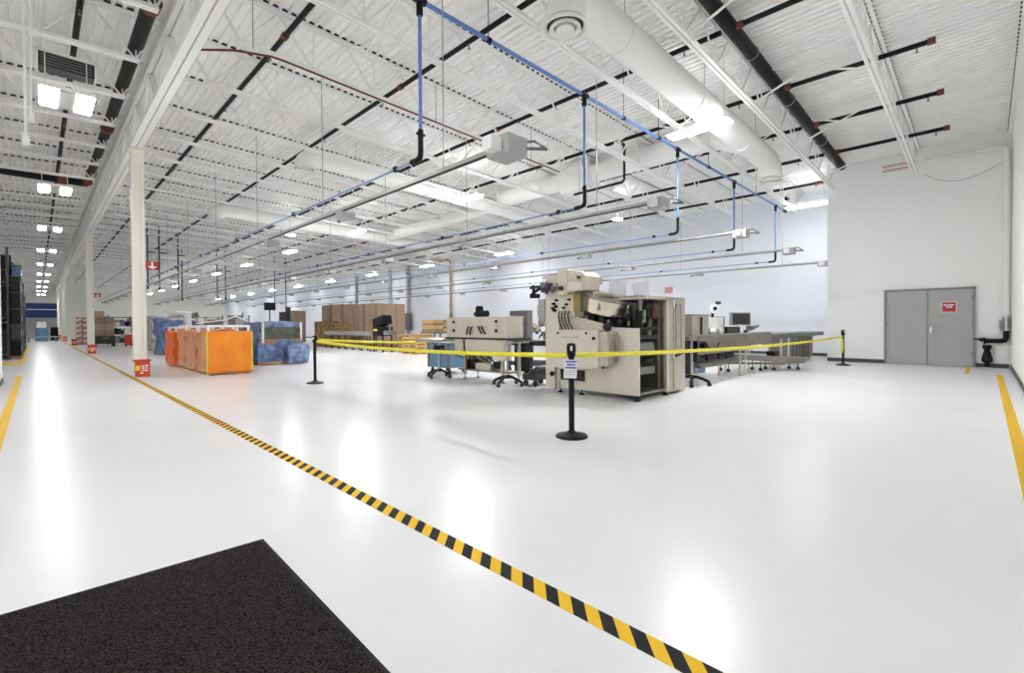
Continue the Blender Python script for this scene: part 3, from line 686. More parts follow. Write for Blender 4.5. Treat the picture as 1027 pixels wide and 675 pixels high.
for i in range(10):
    y = 5.10 - .13 * i; z = 1.36 - .02 * i
    MB().obox((6.80 + rnd.uniform(-.05, .08), y, z + rnd.uniform(.0, .05)), (rnd.uniform(.04, .10), rnd.uniform(.03, .07), rnd.uniform(.05, .10)), RZ(rnd.uniform(-30, 30))).build('linkage', ('black', 'darkgrey', 'staindark')[i % 3], t)
MB().cyl((6.58, 5.22, 1.86), (6.50, 5.22, 1.86), .04, n=12).cyl((6.50, 4.80, 2.02), (6.46, 4.80, 2.02), .03, n=10).build('cover_latch', 'darkgrey', t)
MB().tube([(6.62, 5.60, 1.78), (6.58, 5.50, 1.66), (6.60, 5.36, 1.62), (6.62, 5.2, 1.66)], .012, n=6).build('cable', 'whitebox', t)
MB().box(7.0, 7.5, 5.0, 5.3, 1.96, 2.10).build('head_motor', 'stain2', t, bevel=.01)
# control box
cb = MB().box(6.42, 6.68, 4.37, 5.30, .49, 1.13).build('control_box', 'stain', t, bevel=.008)
MB().box(6.415, 6.421, 4.39, 5.28, .51, 1.11).build('box_lid', 'stain', cb, bevel=.002)
for i in range(9): MB().cyl((6.416, 5.10 - .065 * i, 1.01), (6.405, 5.10 - .065 * i, 1.01), .010 if i < 6 else .016, n=10).build('push_button', 'redpart' if i < 6 else 'whitebox', cb)
MB().cyl((6.416, 4.45, .995), (6.39, 4.45, .995), .026, n=14).cyl((6.416, 5.19, 1.08), (6.40, 5.19, 1.08), .02, n=12).cyl((6.416, 4.60, 1.08), (6.405, 4.60, 1.08), .02, n=12).build('selector_switch', 'black', cb)
MB().box(6.45, 6.66, 4.22, 4.37, .55, 1.10).build('box_extension', 'stain2', t, bevel=.006)
MB().tube([(6.62, 4.26, .76), (6.58, 4.29, .68), (6.55, 4.35, .56), (6.55, 4.37, .50)], .017, n=8).build('lever', 'black', t)
MB().tube([(6.69, 4.20, 1.10), (6.665, 4.14, 1.0), (6.66, 4.13, .85), (6.665, 4.16, .70), (6.69, 4.20, .62)], .008, n=6).build('hose', 'midgrey', t)
MB().tube([(6.69, 4.40, 1.20), (6.64, 4.36, 1.14), (6.66, 4.42, 1.08)], .02, n=8).cyl((6.67, 4.42, 1.19), (6.67, 4.30, 1.17), .05, n=12).build('pivot_clamp', 'darkgrey', t)
MB().ball((6.62, 5.50, .34), .045).cyl((6.62, 5.50, .34), (6.72, 5.48, .34), .02, n=8).build('drain_valve', 'black', t)
MB().cyl((6.66, 5.45, .05), (6.66, 5.45, .46), .016, n=8).build('support_rod', 'staindark', t)
# tilted bowl
bc = Vector((7.14, 4.70, 1.43)); ax = Vector((-.05, -.27, 1)).normalized()
MB().lathe([(.30, -.02), (.43, 0), (.455, .02), (.455, .27), (.47, .275), (.47, .295), (.44, .295), (.43, .28), (.42, .06), (0, .04)], bc, 40, axis=ax).build('feed_bowl', 'polished', t)
MB().lathe([(.458, .245), (.474, .25), (.474, .297), (.458, .30)], bc, 40, axis=ax).build('bowl_rim', 'staindark', t)
MB().lathe([(0, -.10), (.24, -.10), (.28, -.02), (0, -.02)], bc, 24, axis=ax).build('bowl_drive', 'black', t)
for a_ in (200, 235, 270, 305):
    r_ = math.radians(a_); p = bc + Vector((.46 * math.cos(r_), .46 * math.sin(r_), .13 + .24 * .46 * math.sin(r_)))
    MB().obox(p, (.03, .05, .13)).build('bowl_clip', 'staindark', t)
dk_ = MB()
for i in range(12): 
    y = 4.95 - .085 * i; dk_.obox((6.98 + rnd.uniform(-.1, .1), y, 1.36 - .022 * i + rnd.uniform(-.02, .03)), (.20, .07, .10 + rnd.uniform(0, .05)), RX(rnd.uniform(-20, 20)))
dk_.build('vibrator_bed', 'darkgrey', t)
MB().obox((7.55, 4.72, 1.86), (.012, .36, .34), RX(6)).build('splash_shield', 'acrylic', t)
MB().obox((7.62, 4.28, 1.80), (.012, .30, .36), RX(-10)).build('splash_shield', 'acrylic', t)
# vertical heads right of the bowl
for i, (x, y, z0, z1, r_, m_) in enumerate(((6.98, 4.04, 1.17, 1.56, .045, 'darkgrey'), (7.02, 3.96, 1.17, 1.62, .035, 'staindark'), (6.92, 3.92, 1.17, 1.44, .05, 'black'), (7.1, 4.00, 1.2, 1.66, .05, 'darkgrey'), (6.9, 4.10, 1.17, 1.4, .04, 'black'), (7.2, 3.96, 1.17, 1.5, .05, 'black'))):
    MB().cyl((x, y, z0), (x, y, z1), r_, n=12).cyl((x, y, z0 + .12), (x, y, z0 + .18), r_ * 1.4, n=12).cyl((x, y, z1 - .05), (x, y, z1), r_ * 1.3, n=12).build('fill_head', m_, t)
MB().box(6.80, 7.4, 3.86, 4.2, 1.12, 1.18).build('head_table', 'black', t)
# open recess on the right, frame and mechanisms
MB().box(F + .03, 7.74, 3.86, 4.5, .08, .12).build('recess_floor', 'staindark', t)
MB().box(7.66, 7.74, 3.82, 3.88, .06, 1.68).build('frame_post', 'stain', t, bevel=.005)
MB().box(6.95, 7.74, 3.82, 3.87, 1.63, 1.68).box(6.95, 7.74, 4.9, 4.95, 1.63, 1.68).box(6.95, 7.0, 3.87, 4.9, 1.63, 1.68).build('frame_rail', 'stain2', t)
MB().box(6.95, 7.74, 3.87, 4.9, 1.67, 1.69).build('roof_sheet', 'staindark', t)
MB().box(7.60, 7.66, 3.95, 4.9, .12, 1.66).build('recess_back', 'staindark', t)
MB().box(6.75, 7.2, 4.42, 4.49, .12, 1.12).build('dark_liner', 'black', t)
MB().cyl((7.12, 4.0, 1.25), (7.12, 4.0, 1.46), .075, n=16).lathe([(.075, 0), (.05, .05), (.02, .06)], (7.12, 4.0, 1.46), 16).build('filter_tank', 'green', t)
MB().cyl((7.1, 3.95, 1.53), (7.36, 3.95, 1.55), .06, n=12).cyl((7.05, 3.95, 1.53), (7.1, 3.95, 1.53), .085, n=12).build('upper_motor', 'black', t)
MB().cyl((7.48, 3.98, 1.32), (7.48, 3.98, 1.56), .07, n=14).box(7.40, 7.56, 3.94, 4.06, 1.34, 1.48).build('red_gear_box', 'redpart', t)
MB().cyl((7.22, 3.90, 1.12), (7.22, 3.96, 1.12), .075, n=20).cyl((7.22, 3.885, 1.12), (7.22, 3.90, 1.12), .04, n=14).build('pulley', 'staindark', t)
for i in range(7):
    a_ = Vector((7.12 + .07 * i, 3.93 + rnd.uniform(0, .12), 1.10 + rnd.uniform(-.05, .08))); b_ = a_ + Vector((rnd.uniform(-.1, .15), rnd.uniform(0, .1), rnd.uniform(.12, .4)))
    MB().tube([a_, (a_ + b_) / 2 + Vector((rnd.uniform(-.05, .05), -.03, 0)), b_], .022, n=7).build('hose', ('black', 'darkgrey', 'redpart', 'staindark')[i % 4], t)
MB().box(6.95, 7.55, 3.92, 4.3, .98, 1.04).build('mid_shelf', 'darkgrey', t)
MB().prism([(6.85, .72), (6.85, .92), (7.38, .92), (7.48, .72)], 'y', 3.93, 3.96).build('chute_panel', 'midgrey', t)
MB().box(6.9, 7.45, 4.0, 4.3, .66, .72).lathe([(0, 0), (.32, 0), (.36, .05), (.36, .09), (0, .09)], (7.25, 4.25, .56), 24).build('turntable', 'black', t)
MB().box(6.85, 7.42, 3.92, 3.95, .40, .52).build('kick_plate', 'midgrey', t)
# side cabinet
cbn = MB().box(7.78, 8.44, 3.86, 4.90, .03, 1.70).build('side_cabinet', 'stain2', t, bevel=.006)
MB().box(7.98, 8.42, 3.848, 3.86, .05, 1.67).build('cabinet_door', 'stain2', cbn, bevel=.003)
MB().box(8.06, 8.24, 3.842, 3.849, .80, 1.56).build('door_window', 'acrylic', cbn)
MB().box(8.04, 8.06, 3.838, 3.849, .78, 1.58).box(8.24, 8.26, 3.838, 3.849, .78, 1.58).box(8.04, 8.26, 3.838, 3.849, 1.56, 1.58).box(8.04, 8.26, 3.838, 3.849, .78, .80).build('window_frame', 'staindark', cbn)
for z in (.62, 1.52): MB().box(7.92, 7.99, 3.835, 3.86, z, z + .12).build('hinge', 'whitebox', cbn)
MB().bar((8.0, 3.82, .66), (8.38, 3.82, .72), .03, .03).cyl((8.0, 3.82, .66), (8.0, 3.86, .66), .02, n=8).cyl((8.36, 3.82, .717), (8.36, 3.86, .717), .02, n=8).build('door_handle', 'black', cbn)
for (x, y) in ((6.74, 3.86), (7.68, 3.86), (6.76, 5.42), (7.60, 5.35), (6.76, 4.95)): foot(MB(), x, y, .11).build('levelling_foot', 'black', t)
for (x, y) in ((7.85, 3.95), (8.36, 3.95), (7.85, 4.8), (8.36, 4.8)): MB().cyl((x, y, 0), (x, y, .03), .03, n=10).build('levelling_foot', 'black', t)

# ------------------------------------------------------------------ castor star stands
def star(t, x, y, r=.34, rot=20, post=.6, n=4):
    cs = MB()
    for k in range(n):
        a_ = math.radians(rot + 360 / n * k); dx, dy = math.cos(a_), math.sin(a_)
        cs.tube([(x, y, .19), (x + dx * r * .35, y + dy * r * .35, .18), (x + dx * r * .75, y + dy * r * .75, .13), (x + dx * r, y + dy * r, .085)], .028, n=8)
    cs.cyl((x, y, .15), (x, y, .22), .05, n=12)
    b = cs.build('star_base', 'black', t)
    for k in range(n):
        a_ = math.radians(rot + 360 / n * k); px, py = x + math.cos(a_) * r, y + math.sin(a_) * r
        MB().cyl((px - .018, py + .0, .042), (px + .018, py, .042), .042, n=14).box(px - .026, px + .026, py - .012, py + .012, .05, .095).build('castor', 'caster', b)
    if post: MB().cyl((x, y, .2), (x, y, post), .024, n=12).build('post', 'alu', t)

# ------------------------------------------------------------------ shrink tunnel on legs
t = thing('shrink_tunnel', 'beige stainless heat tunnel with hood and conveyor on black castor stands', 'machine', (7.1, 8, 0))
hood = MB().box(6.90, 7.42, 6.96, 8.95, .95, 1.40).box(6.88, 7.44, 6.94, 8.97, 1.385, 1.405).build('hood', 'stain', t, bevel=.006)
for (y, z) in ((8.68, 1.30), (8.68, 1.10), (7.25, 1.30), (7.25, 1.10)): MB().cyl((6.90, y, z), (6.875, y, z), .032, n=12).build('knob', 'black', hood)
for (y0, y1) in ((8.20, 8.13), (8.09, 8.02), (7.80, 7.70), (7.69, 7.59)): MB().tube([(6.90, y1, 1.19), (6.87, y1, 1.185), (6.865, y0, 1.03), (6.90, y0, 1.02)] if y0 > 8 else [(6.90, y0, 1.19), (6.87, y0, 1.185), (6.865, y1, 1.05), (6.90, y1, 1.04)], .013, n=7).build('handle', 'black', hood)
MB().cyl((7.2, 8.12, 1.41), (7.2, 8.12, 1.62), .095, n=16).cyl((7.2, 8.12, 1.62), (7.2, 8.12, 1.66), .08, n=16).cyl((7.2, 8.12, 1.48), (7.2, 7.86, 1.48), .075, n=16).cyl((7.2, 8.12, 1.48), (7.2, 8.27, 1.48), .05, n=16).build('blower_motor', 'black', t)
MB().box(6.92, 7.40, 6.72, 9.05, .905, .945).build('conveyor_bed', 'darkgrey', t)
MB().box(6.93, 6.95, 7.30, 8.70, .58, .905).build('side_panel', 'stain', t)
jb = MB().box(6.84, 7.06, 6.96, 7.32, .48, .90).build('junction_box', 'stain', t, bevel=.006)
MB().box(6.835, 6.842, 7.0, 7.28, .52, .86).build('box_lid', 'stain', jb)
for k in range(4): MB().cyl((6.90, 6.93 - .055 * k, .87), (7.38, 6.93 - .055 * k, .87), .025, n=12).build('roller', 'alu', t)
for (x, y) in ((6.96, 8.35), (7.34, 8.35), (6.96, 7.12), (7.34, 7.02)):
    foot(MB(), x, y, .14).build('levelling_foot', 'staindark', t)
    MB().box(x - .03, x + .03, y - .03, y + .03, .12, .905).build('leg', 'stain2', t)
MB().box(6.95, 7.36, 7.0, 8.6, .20, .235).build('lower_shelf', 'staindark', t)
MB().box(7.0, 7.3, 7.55, 8.05, .235, .38).build('drive_box', 'stain', t, bevel=.005)
MB().box(7.02, 7.32, 8.1, 8.45, .235, .44).build('control_chest', 'black', t)
MB().cyl((7.15, 7.35, .34), (7.15, 7.55, .34), .08, n=14).build('gear_motor', 'darkgrey', t)
for i in range(5): MB().tube([(7.0, 8.3 - .2 * i, .60), (6.99, 8.2 - .2 * i, .44 + .03 * i), (7.05, 8.0 - .19 * i, .40), (7.1, 7.9 - .18 * i, .50)], .014, n=6).build('cable', 'black', t)
MB().box(7.05, 7.3, 7.75, 8.0, .40, .90).box(7.05, 7.3, 8.2, 8.4, .44, .90).build('heater_column', 'staindark', t)
rb = MB().box(6.62, 6.66, 8.98, 9.85, .82, .90).box(7.26, 7.30, 9.0, 9.85, .82, .90).build('roller_frame', 'alu', t)
for k in range(9): MB().cyl((6.66, 9.05 + .09 * k, .875), (7.26, 9.05 + .09 * k, .875), .024, n=10).build('roller', 'alu', rb)
MB().tube([(6.64, 9.3, .86), (6.62, 8.9, .72), (6.7, 8.5, .58), (6.9, 8.3, .48)], .014, n=6).build('brace', 'darkgrey', t)
MB().box(6.58, 6.76, 8.86, 9.04, .66, .76).build('drive_motor', 'black', t)
star(t, 6.68, 8.97, .30, 18, .82); star(t, 6.72, 6.74, .33, 12, .86)

# blue bin trolley behind it
t = thing('bin_trolley', 'blue plastic bin trolley behind the left end of the heat tunnel', 'trolley', (7.7, 9.9, 0))
MB().box(7.34, 7.98, 9.46, 10.32, .14, .76).build('bin', 'bluebin', t, bevel=.02)
MB().box(7.32, 8.0, 9.44, 10.34, .745, .775).box(7.32, 7.36, 10.28, 10.34, .14, .76).box(7.32, 7.36, 9.44, 9.50, .14, .76).box(7.325, 7.345, 9.80, 9.84, .14, .76).build('rim', 'midgrey', t)
for (x, y) in ((7.42, 9.54), (7.9, 9.54), (7.42, 10.24), (7.9, 10.24)): MB().cyl((x - .02, y, .055), (x + .02, y, .055), .055, n=14).box(x - .03, x + .03, y - .02, y + .02, .08, .145).build('castor', 'caster', t)

# grey labelling machine trolley between tunnel and filler
t = thing('labelling_trolley', 'dark trolley carrying a cluttered labelling machine, between heat tunnel and filler', 'trolley', (9.3, 8.5, 0))
for (x, y) in ((9.0, 8.95), (9.0, 8.15), (9.75, 8.95), (9.75, 8.15)):
    MB().box(x - .03, x + .03, y - .03, y + .03, .12, .78).build('leg', 'darkgrey', t)
    MB().cyl((x - .02, y, .06), (x + .02, y, .06), .06, n=14).build('castor', 'caster', t)
MB().box(8.95, 9.8, 8.1, 9.0, .16, .26).build('lower_shelf', 'darkgrey', t)
MB().box(8.92, 9.82, 8.06, 9.04, .70, .80).build('table_top', 'black', t)
for i in range(40):
    c = (9.0 + rnd.uniform(0, .7), 8.15 + rnd.uniform(0, .75), .84 + rnd.uniform(0, .45) * (1 - i / 90))
    m_ = ('darkgrey', 'alu', 'black', 'staindark', 'whitebox', 'brass')[i % 6]
    if i % 3 == 0: MB().cyl(c, (c[0] + rnd.uniform(-.12, .12), c[1] + rnd.uniform(-.15, .15), c[2] + rnd.uniform(-.05, .15)), rnd.uniform(.02, .06), n=12).build('roller', m_, t)
    elif i % 3 == 1: MB().obox(c, (rnd.uniform(.05, .16), rnd.uniform(.05, .2), rnd.uniform(.04, .16)), RZ(rnd.uniform(-40, 40))).build('drive_block', m_, t)
    else: MB().tube([c, (c[0] + .05, c[1] - .1, c[2] + .12), (c[0] + .02, c[1] - .2, c[2] + .02)], .012, n=6).build('cable', m_, t)
MB().cyl((9.0, 8.20, 1.22), (9.04, 8.20, 1.22), .09, n=18).build('warning_disc', 'yellowlab', t)
MB().box(9.58, 9.62, 8.2, 8.26, .8, 1.75).box(9.54, 9.60, 8.18, 8.40, 1.15, 1.4).build('mast', 'alu', t)
t = thing('electrical_cabinet', 'dark grey upright control cabinet behind the right end of the heat tunnel', 'cabinet', (8.75, 8.0, 0))
MB().box(8.52, 8.68, 7.92, 8.30, .08, .84).build('stand', 'black', t)
cb2 = MB().box(8.5, 8.70, 7.84, 8.44, .84, 1.58).build('body', 'midgrey', t, bevel=.01)
MB().box(8.49, 8.50, 7.87, 8.41, .88, 1.54).build('door', 'midgrey', cb2); MB().cyl((8.49, 7.98, 1.25), (8.46, 7.98, 1.25), .045, n=14).build('knob', 'black', cb2)
for (x, y) in ((8.56, 7.96), (8.64, 7.96), (8.56, 8.26), (8.64, 8.26)): MB().cyl((x, y, 0), (x, y, .08), .03, n=10).build('foot', 'black', t)
t = thing('motor_dolly', 'low dark dolly with castors on the floor left of the filler', 'dolly', (7.2, 6.35, 0))
MB().box(6.95, 7.5, 6.18, 6.55, .13, .24).box(7.0, 7.3, 6.22, 6.4, .24, .34).build('deck', 'darkgrey', t)
MB().cyl((7.1, 6.3, .30), (7.4, 6.3, .30), .09, n=14).build('motor', 'darkgrey', t)
for (x, y) in ((7.0, 6.24), (7.45, 6.24), (7.0, 6.5), (7.45, 6.5)): MB().cyl((x - .02, y, .06), (x + .02, y, .06), .06, n=14).box(x - .03, x + .03, y - .02, y + .02, .08, .14).build('castor', 'caster', t)

# ------------------------------------------------------------------ the long line to the right of the filler
t = thing('accumulation_conveyor', 'long stainless conveyor table leading right from the filler', 'conveyor', (11.4, 4.3, 0))
MB().box(8.95, 13.9, 4.0, 4.62, .90, .98).build('top', 'staindark', t, bevel=.006)
MB().box(9.3, 13.9, 3.985, 4.0, .60, .955).build('side_panel', 'staindark', t)
MB().box(9.0, 13.9, 3.97, 3.985, .985, 1.01).build('guide_rail', 'alu', t)
for (x, y) in ((9.45, 4.5), (10.4, 4.5), (13.75, 4.58), (11.56, 4.46), (11.70, 4.03), (11.98, 4.46), (12.08, 4.03)):
    MB().cyl((x, y, .02), (x, y, .90), .022, n=10).cyl((x, y, 0), (x, y, .025), .04, n=10).build('leg', 'stain', t)
MB().box(9.75, 12.15, 4.16, 4.36, .34, .40).box(9.75, 12.15, 4.12, 4.40, .30, .34).build('lower_shelf', 'staindark', t)
for (x, w_, z0, h_) in ((9.75, .4, .42, .22), (10.3, .5, .42, .34), (10.95, .3, .42, .18), (11.35, .5, .42, .28)): MB().box(x, x + w_, 4.2, 4.38, z0, z0 + h_).build('control_chest', 'darkgrey', t, bevel=.01)
for k in range(4): MB().tube([(9.8 + .5 * k, 4.18, .62), (9.95 + .5 * k, 4.16, .5), (10.15 + .5 * k, 4.17, .66), (10.25 + .5 * k, 4.18, .85)], .013, n=6).build('cable', 'black', t)
star(t, 9.15, 4.05, .32, 25, .90)
MB().box(9.28, 9.62, 4.02, 4.3, .72, .88).cyl((9.45, 3.9, .80), (9.45, 4.05, .80), .07, n=14).build('drive_motor', 'black', t)
MB().obox((9.25, 4.32, .54), (.05, .42, .66), RY(-14)).build('leaning_cover', 'darkgrey', t)
MB().tube([(9.7, 3.98, .80), (9.9, 3.97, .66), (10.2, 3.97, .70), (10.35, 3.98, .82)], .014, n=6).build('cable', 'black', t)
for x in (12.35, 12.75): MB().box(x, x + .28, 3.95, 3.99, .56, .70).build('junction_box', 'whitebox', t)
t = thing('tank_table', 'long dark stainless table with thick top, ending near the door wall corner', 'table', (16.8, 4.35, 0))
MB().box(13.95, 19.8, 4.0, 4.72, .80, .93).build('top', 'midgrey', t, bevel=.006)
MB().box(16.0, 18.8, 4.12, 4.64, .10, .80).build('body', 'staindark', t)
for k in range(8): MB().box(16.05 + .36 * k, 16.10 + .36 * k, 4.09, 4.12, .10, .80).build('rib', 'staindark', t)
for x in (15.0, 15.75): MB().cyl((x, 4.06, .0), (x, 4.06, .80), .03, n=10).build('leg', 'whitebox', t)
for (x, y) in ((14.7, 4.28), (14.2, 4.65), (16.3, 4.6), (18.7, 4.6), (18.7, 4.2)): MB().cyl((x, y, 0), (x, y, .80 if x < 15 else .12), .025, n=10).build('leg', 'stain', t)
t = thing('low_conveyor', 'low stainless conveyor on castors standing under the long table', 'conveyor', (13, 4.1, 0))
ca, cbb = Vector((12.4, 4.74, 0)), Vector((14.35, 3.46, 0)); dd = (cbb - ca).normalized(); nn = Vector((-dd.y, dd.x, 0))
MB().bar(ca + Vector((0, 0, .42)), cbb + Vector((0, 0, .27)), .34, .10).build('belt_bed', 'stain2', t)
for s in (-1, 1): MB().bar(ca + nn * .19 * s + Vector((0, 0, .40)), cbb + nn * .19 * s + Vector((0, 0, .25)), .025, .14).build('side_rail', 'staindark', t)
MB().bar(ca + Vector((0, 0, .22)), cbb - dd * .5 + Vector((0, 0, .17)), .10, .05).build('lower_beam', 'staindark', t)
MB().cyl(cbb + nn * .2 + Vector((0, 0, .28)), cbb - nn * .2 + Vector((0, 0, .28)), .05, n=14).build('end_roller', 'alu', t)
for f_ in (.05, .45, .62, .93):
    p = ca.lerp(cbb, f_)
    for s in (-1, 1):
        q = p + nn * .15 * s
        MB().cyl((q.x, q.y, .05), (q.x, q.y, .40 - .13 * f_), .018, n=8).build('leg', 'staindark', t)
        MB().cyl((q.x - .02, q.y, .045), (q.x + .02, q.y, .045), .045, n=12).build('castor', 'caster', t)
pm = ca.lerp(cbb, .66); MB().box(pm.x - .18, pm.x + .18, pm.y - .1, pm.y + .1, .36, .50).build('drive_motor', 'black', t)
for k, x in enumerate((11.0, 11.75)):
    t = thing('blue_crate', 'blue plastic crate on the floor under the long conveyor, ' + ('the one nearer the filler', 'the one farther from the filler')[k], 'crate', (x, 5.0, 0), 'blue crates')
    bx = MB().box(x - .3, x + .3, 4.98, 4.995, 0, .2).box(x - .3, x + .3, 5.38, 5.395, 0, .2).box(x - .3, x - .285, 4.98, 5.395, 0, .2).box(x + .285, x + .3, 4.98, 5.395, 0, .2).box(x - .3, x + .3, 4.98, 5.395, 0, .015)
    bx.build('box', 'bluebin', t); MB().box(x - .31, x + .31, 4.97, 5.405, .185, .205).build('lip', 'bluebin', t)
# things on the conveyor
t = thing('machine_hood', 'stainless box hood with dark slot standing on the long conveyor', 'machine cover', (9.6, 4.3, .98))
MB().box(9.12, 9.92, 4.03, 4.58, .984, 1.39).build('body', 'stain2', t, bevel=.006); MB().box(9.08, 9.96, 4.0, 4.6, 1.386, 1.41).build('lid', 'staindark', t)
MB().box(9.50, 9.60, 4.02, 4.032, 1.0, 1.36).build('slot', 'black', t)
t = thing('label_head', 'white labelling head with a reel on top, on the long conveyor', 'machine', (10.6, 4.25, .98))
MB().box(10.42, 10.9, 4.1, 4.4, 1.10, 1.36).build('body', 'whitebox', t, bevel=.01); MB().box(10.88, 11.02, 4.12, 4.38, 1.06, 1.38).build('motor', 'midgrey', t)
MB().cyl((10.6, 4.25, .984), (10.6, 4.25, 1.1), .05, n=10).build('stand', 'black', t)
MB().cyl((10.55, 4.2, 1.36), (10.55, 4.2, 1.5), .03, n=10).build('reel_post', 'black', t)
MB().lathe([(.03, 0), (.105, 0), (.105, .03), (.03, .03)], (10.55, 4.17, 1.55), 28, axis=(-.8, -.7, .1)).build('reel', 'whitebox', t)
MB().lathe([(0, 0), (.04, 0), (.04, .06), (0, .06)], (10.55, 4.16, 1.55), 20, axis=(-.8, -.7, .1)).build('reel_hub', 'black', t)
MB().bar((10.6, 4.2, 1.55), (10.85, 4.2, 1.68), .03, .03).box(10.8, 10.92, 4.16, 4.24, 1.66, 1.72).build('arm', 'darkgrey', t)
for k, x in enumerate((10.35, 10.72)): MB().ball((x, 4.1, 1.05), .075, sc=(1, 1, .9)).build('guide_knob', 'whitebox', t)
t = thing('black_drive_box', 'black box lying on the long conveyor between label head and screen', 'box', (11.5, 4.3, .98))
MB().box(11.1, 11.95, 4.1, 4.5, .984, 1.15).build('case', 'black', t, bevel=.01); MB().box(11.15, 11.9, 4.095, 4.101, 1.0, 1.13).build('front_plate', 'darkgrey', t)
t = thing('operator_screen', 'grey operator screen on a short stand on the long conveyor', 'screen', (12.3, 4.3, .98))
MB().obox((12.5, 4.3, 1.34), (.62, .07, .32), RZ(-25)).build('housing', 'screen', t, bevel=.008); MB().obox((12.484, 4.266, 1.34), (.55, .006, .26), RZ(-25)).build('display', 'darkgrey', t)
MB().cyl((12.45, 4.3, .984), (12.45, 4.3, 1.2), .05, n=12).box(12.3, 12.6, 4.2, 4.4, .984, 1.0).build('stand', 'whitebox', t)
t = thing('guide_arm', 'thin grey slanting arm at the far end of the long conveyor top', 'machine arm', (13, 4.3, .98))
MB().bar((12.85, 4.3, 1.02), (13.8, 4.3, 1.16), .08, .06).build('arm', 'staindark', t); MB().box(13.1, 13.4, 4.24, 4.36, 1.06, 1.16).build('clamp', 'midgrey', t); MB().cyl((12.88, 4.3, .984), (12.88, 4.3, 1.04), .05, n=10).build('pivot', 'black', t)

# ------------------------------------------------------------------ wrapped loads on the left
def pallet(t, x0, x1, y0, y1, m='wood', z=0.0, name='pallet'):
    p = MB()
    for k in range(3):
        y = y0 + (y1 - y0 - .1) * k / 2; p.box(x0, x1, y, y + .1, z + .022, z + .11)
    n = 6
    for k in range(n):
        x = x0 + (x1 - x0 - .1) * k / (n - 1); p.box(x, x + .1, y0, y1, z + .11, z + .135)
        if k in (0, 2, 3, 5): p.box(x, x + .1, y0, y1, z, z + .022)
    return p.build(name, m, t)
def crate_frame(t, x0, x1, y0, y1, z0, z1):
    f = MB()
    for x in (x0, x1):
        for y in (y0, y1): f.box(x - .03, x + .03, y - .03, y + .03, z0, z1)
    for x in (x0, x1): f.box(x - .025, x + .025, y0, y1, z1 - .06, z1)
    for y in (y0, y1): f.box(x0, x1, y - .025, y + .025, z1 - .06, z1)
    f.build('white_frame', 'signwhite', t)
def load(x0, x1, y0, y1, z1, m, label, frame=True, amp=.03, seed=0, flare=.02, cat='wrapped pallet', ztop=None):
    t = thing('wrapped_pallet', label, cat, ((x0 + x1) / 2, (y0 + y1) / 2, 0), 'wrapped pallet loads')
    pallet(t, x0, x1, y0, y1)
    MB().lump(x0 - .01, x1 + .01, y0 - .01, y1 + .01, .06, z1, amp, 10, seed, flare).build('wrapped_load', m, t)
    if frame: crate_frame(t, x0 + .04, x1 - .04, y0 + .04, y1 - .04, z1 - .25, ztop or z1 + .14)
    return t
front = load(3.03, 4.02, 13.66, 14.75, 1.08, 'orangefilm', 'bright orange tarp covered pallet load with a white top frame, nearest of the orange row', seed=3, amp=.03, ztop=1.27)
tv = MB(); N = 18
for i in range(N + 1):
    for j in range(N + 1):
        u, v = i / N, j / N
        tv.v.append((3.0 + 1.05 * u + .012 * math.sin(7 * v + 2) * (2 * u - 1), 13.615 - .012 * math.sin(9 * u + 3 * v) - .008 * math.sin(23 * u) - .02 * (1 - v), .05 + 1.06 * v))
tv.f = [[i * (N + 1) + j, (i + 1) * (N + 1) + j, (i + 1) * (N + 1) + j + 1, i * (N + 1) + j + 1] for i in range(N) for j in range(N)]; tv.sm = [True] * len(tv.f)
tp = tv.build('front_tarp', 'orange', front)
md = tp.modifiers.new('cloth thickness', 'SOLIDIFY'); md.thickness = .012; md.offset = -1
for x in (3.0, 4.03): MB().box(x - .012, x + .022, 13.585, 13.60, .08, 1.08).build('edge_strip', 'yellowlab', front)
load(3.05, 4.0, 14.92, 16.05, 1.12, 'orangefilm', 'crinkled orange film wrapped pallet load right behind the orange tarp load', seed=5, amp=.035, ztop=1.27)
load(3.05, 4.0, 16.2, 17.2, 1.12, 'orangefilm', 'orange film wrapped pallet load, third of the orange row', seed=8, amp=.035, ztop=1.27)
load(3.0, 3.9, 17.4, 18.5, 1.04, 'orangered', 'orange red draped pallet load at the far end of the orange row', seed=9, amp=.05, flare=.14, ztop=1.24)
rp = MB().tube([(3.05, 14.9, 1.32), (3.5, 14.0, 1.40), (3.7, 13.75, 1.50), (4.0, 13.75, 1.36)], .018, n=6)
tag(rp.build('plastic_strap', 'signwhite', loc=(3.5, 14, 1.4)), 'loose white plastic strap lying over the top frames of the orange loads', 'strap')
# blue wrapped machine
t = thing('wrapped_machine', 'machine wrapped in blue film with a smoked window, right of the orange loads', 'wrapped machine', (5.6, 17, 0))
pallet(t, 4.95, 6.35, 16.05, 18.0)
MB().lump(4.95, 6.35, 16.02, 18.0, .10, .72, .06, 10, 21, .05).build('lower_wrap', 'bluedark', t)
MB().lump(5.02, 6.32, 16.1, 17.9, .70, 1.36, .03, 8, 23, 0).build('upper_wrap', 'bluefilm', t)
MB().box(5.12, 6.26, 16.05, 16.09, .80, 1.20).build('window', 'glassgrey', t)
MB().box(5.10, 6.28, 16.03, 16.08, .66, .82).build('lower_window', 'wooddark', t)
for x in (5.06, 6.24): MB().box(x, x + .06, 16.03, 16.09, .66, 1.36).build('white_post', 'whitebox', t)
MB().lump(5.75, 6.36, 15.7, 16.3, .04, .62, .045, 10, 31, .06, .10).build('front_bulge', 'bluefilm', t)
load(4.36, 4.70, 16.9, 18.3, 1.25, 'bluefilm', 'narrow blue wrapped load squeezed between orange row and blue machine', False, .05, 40)
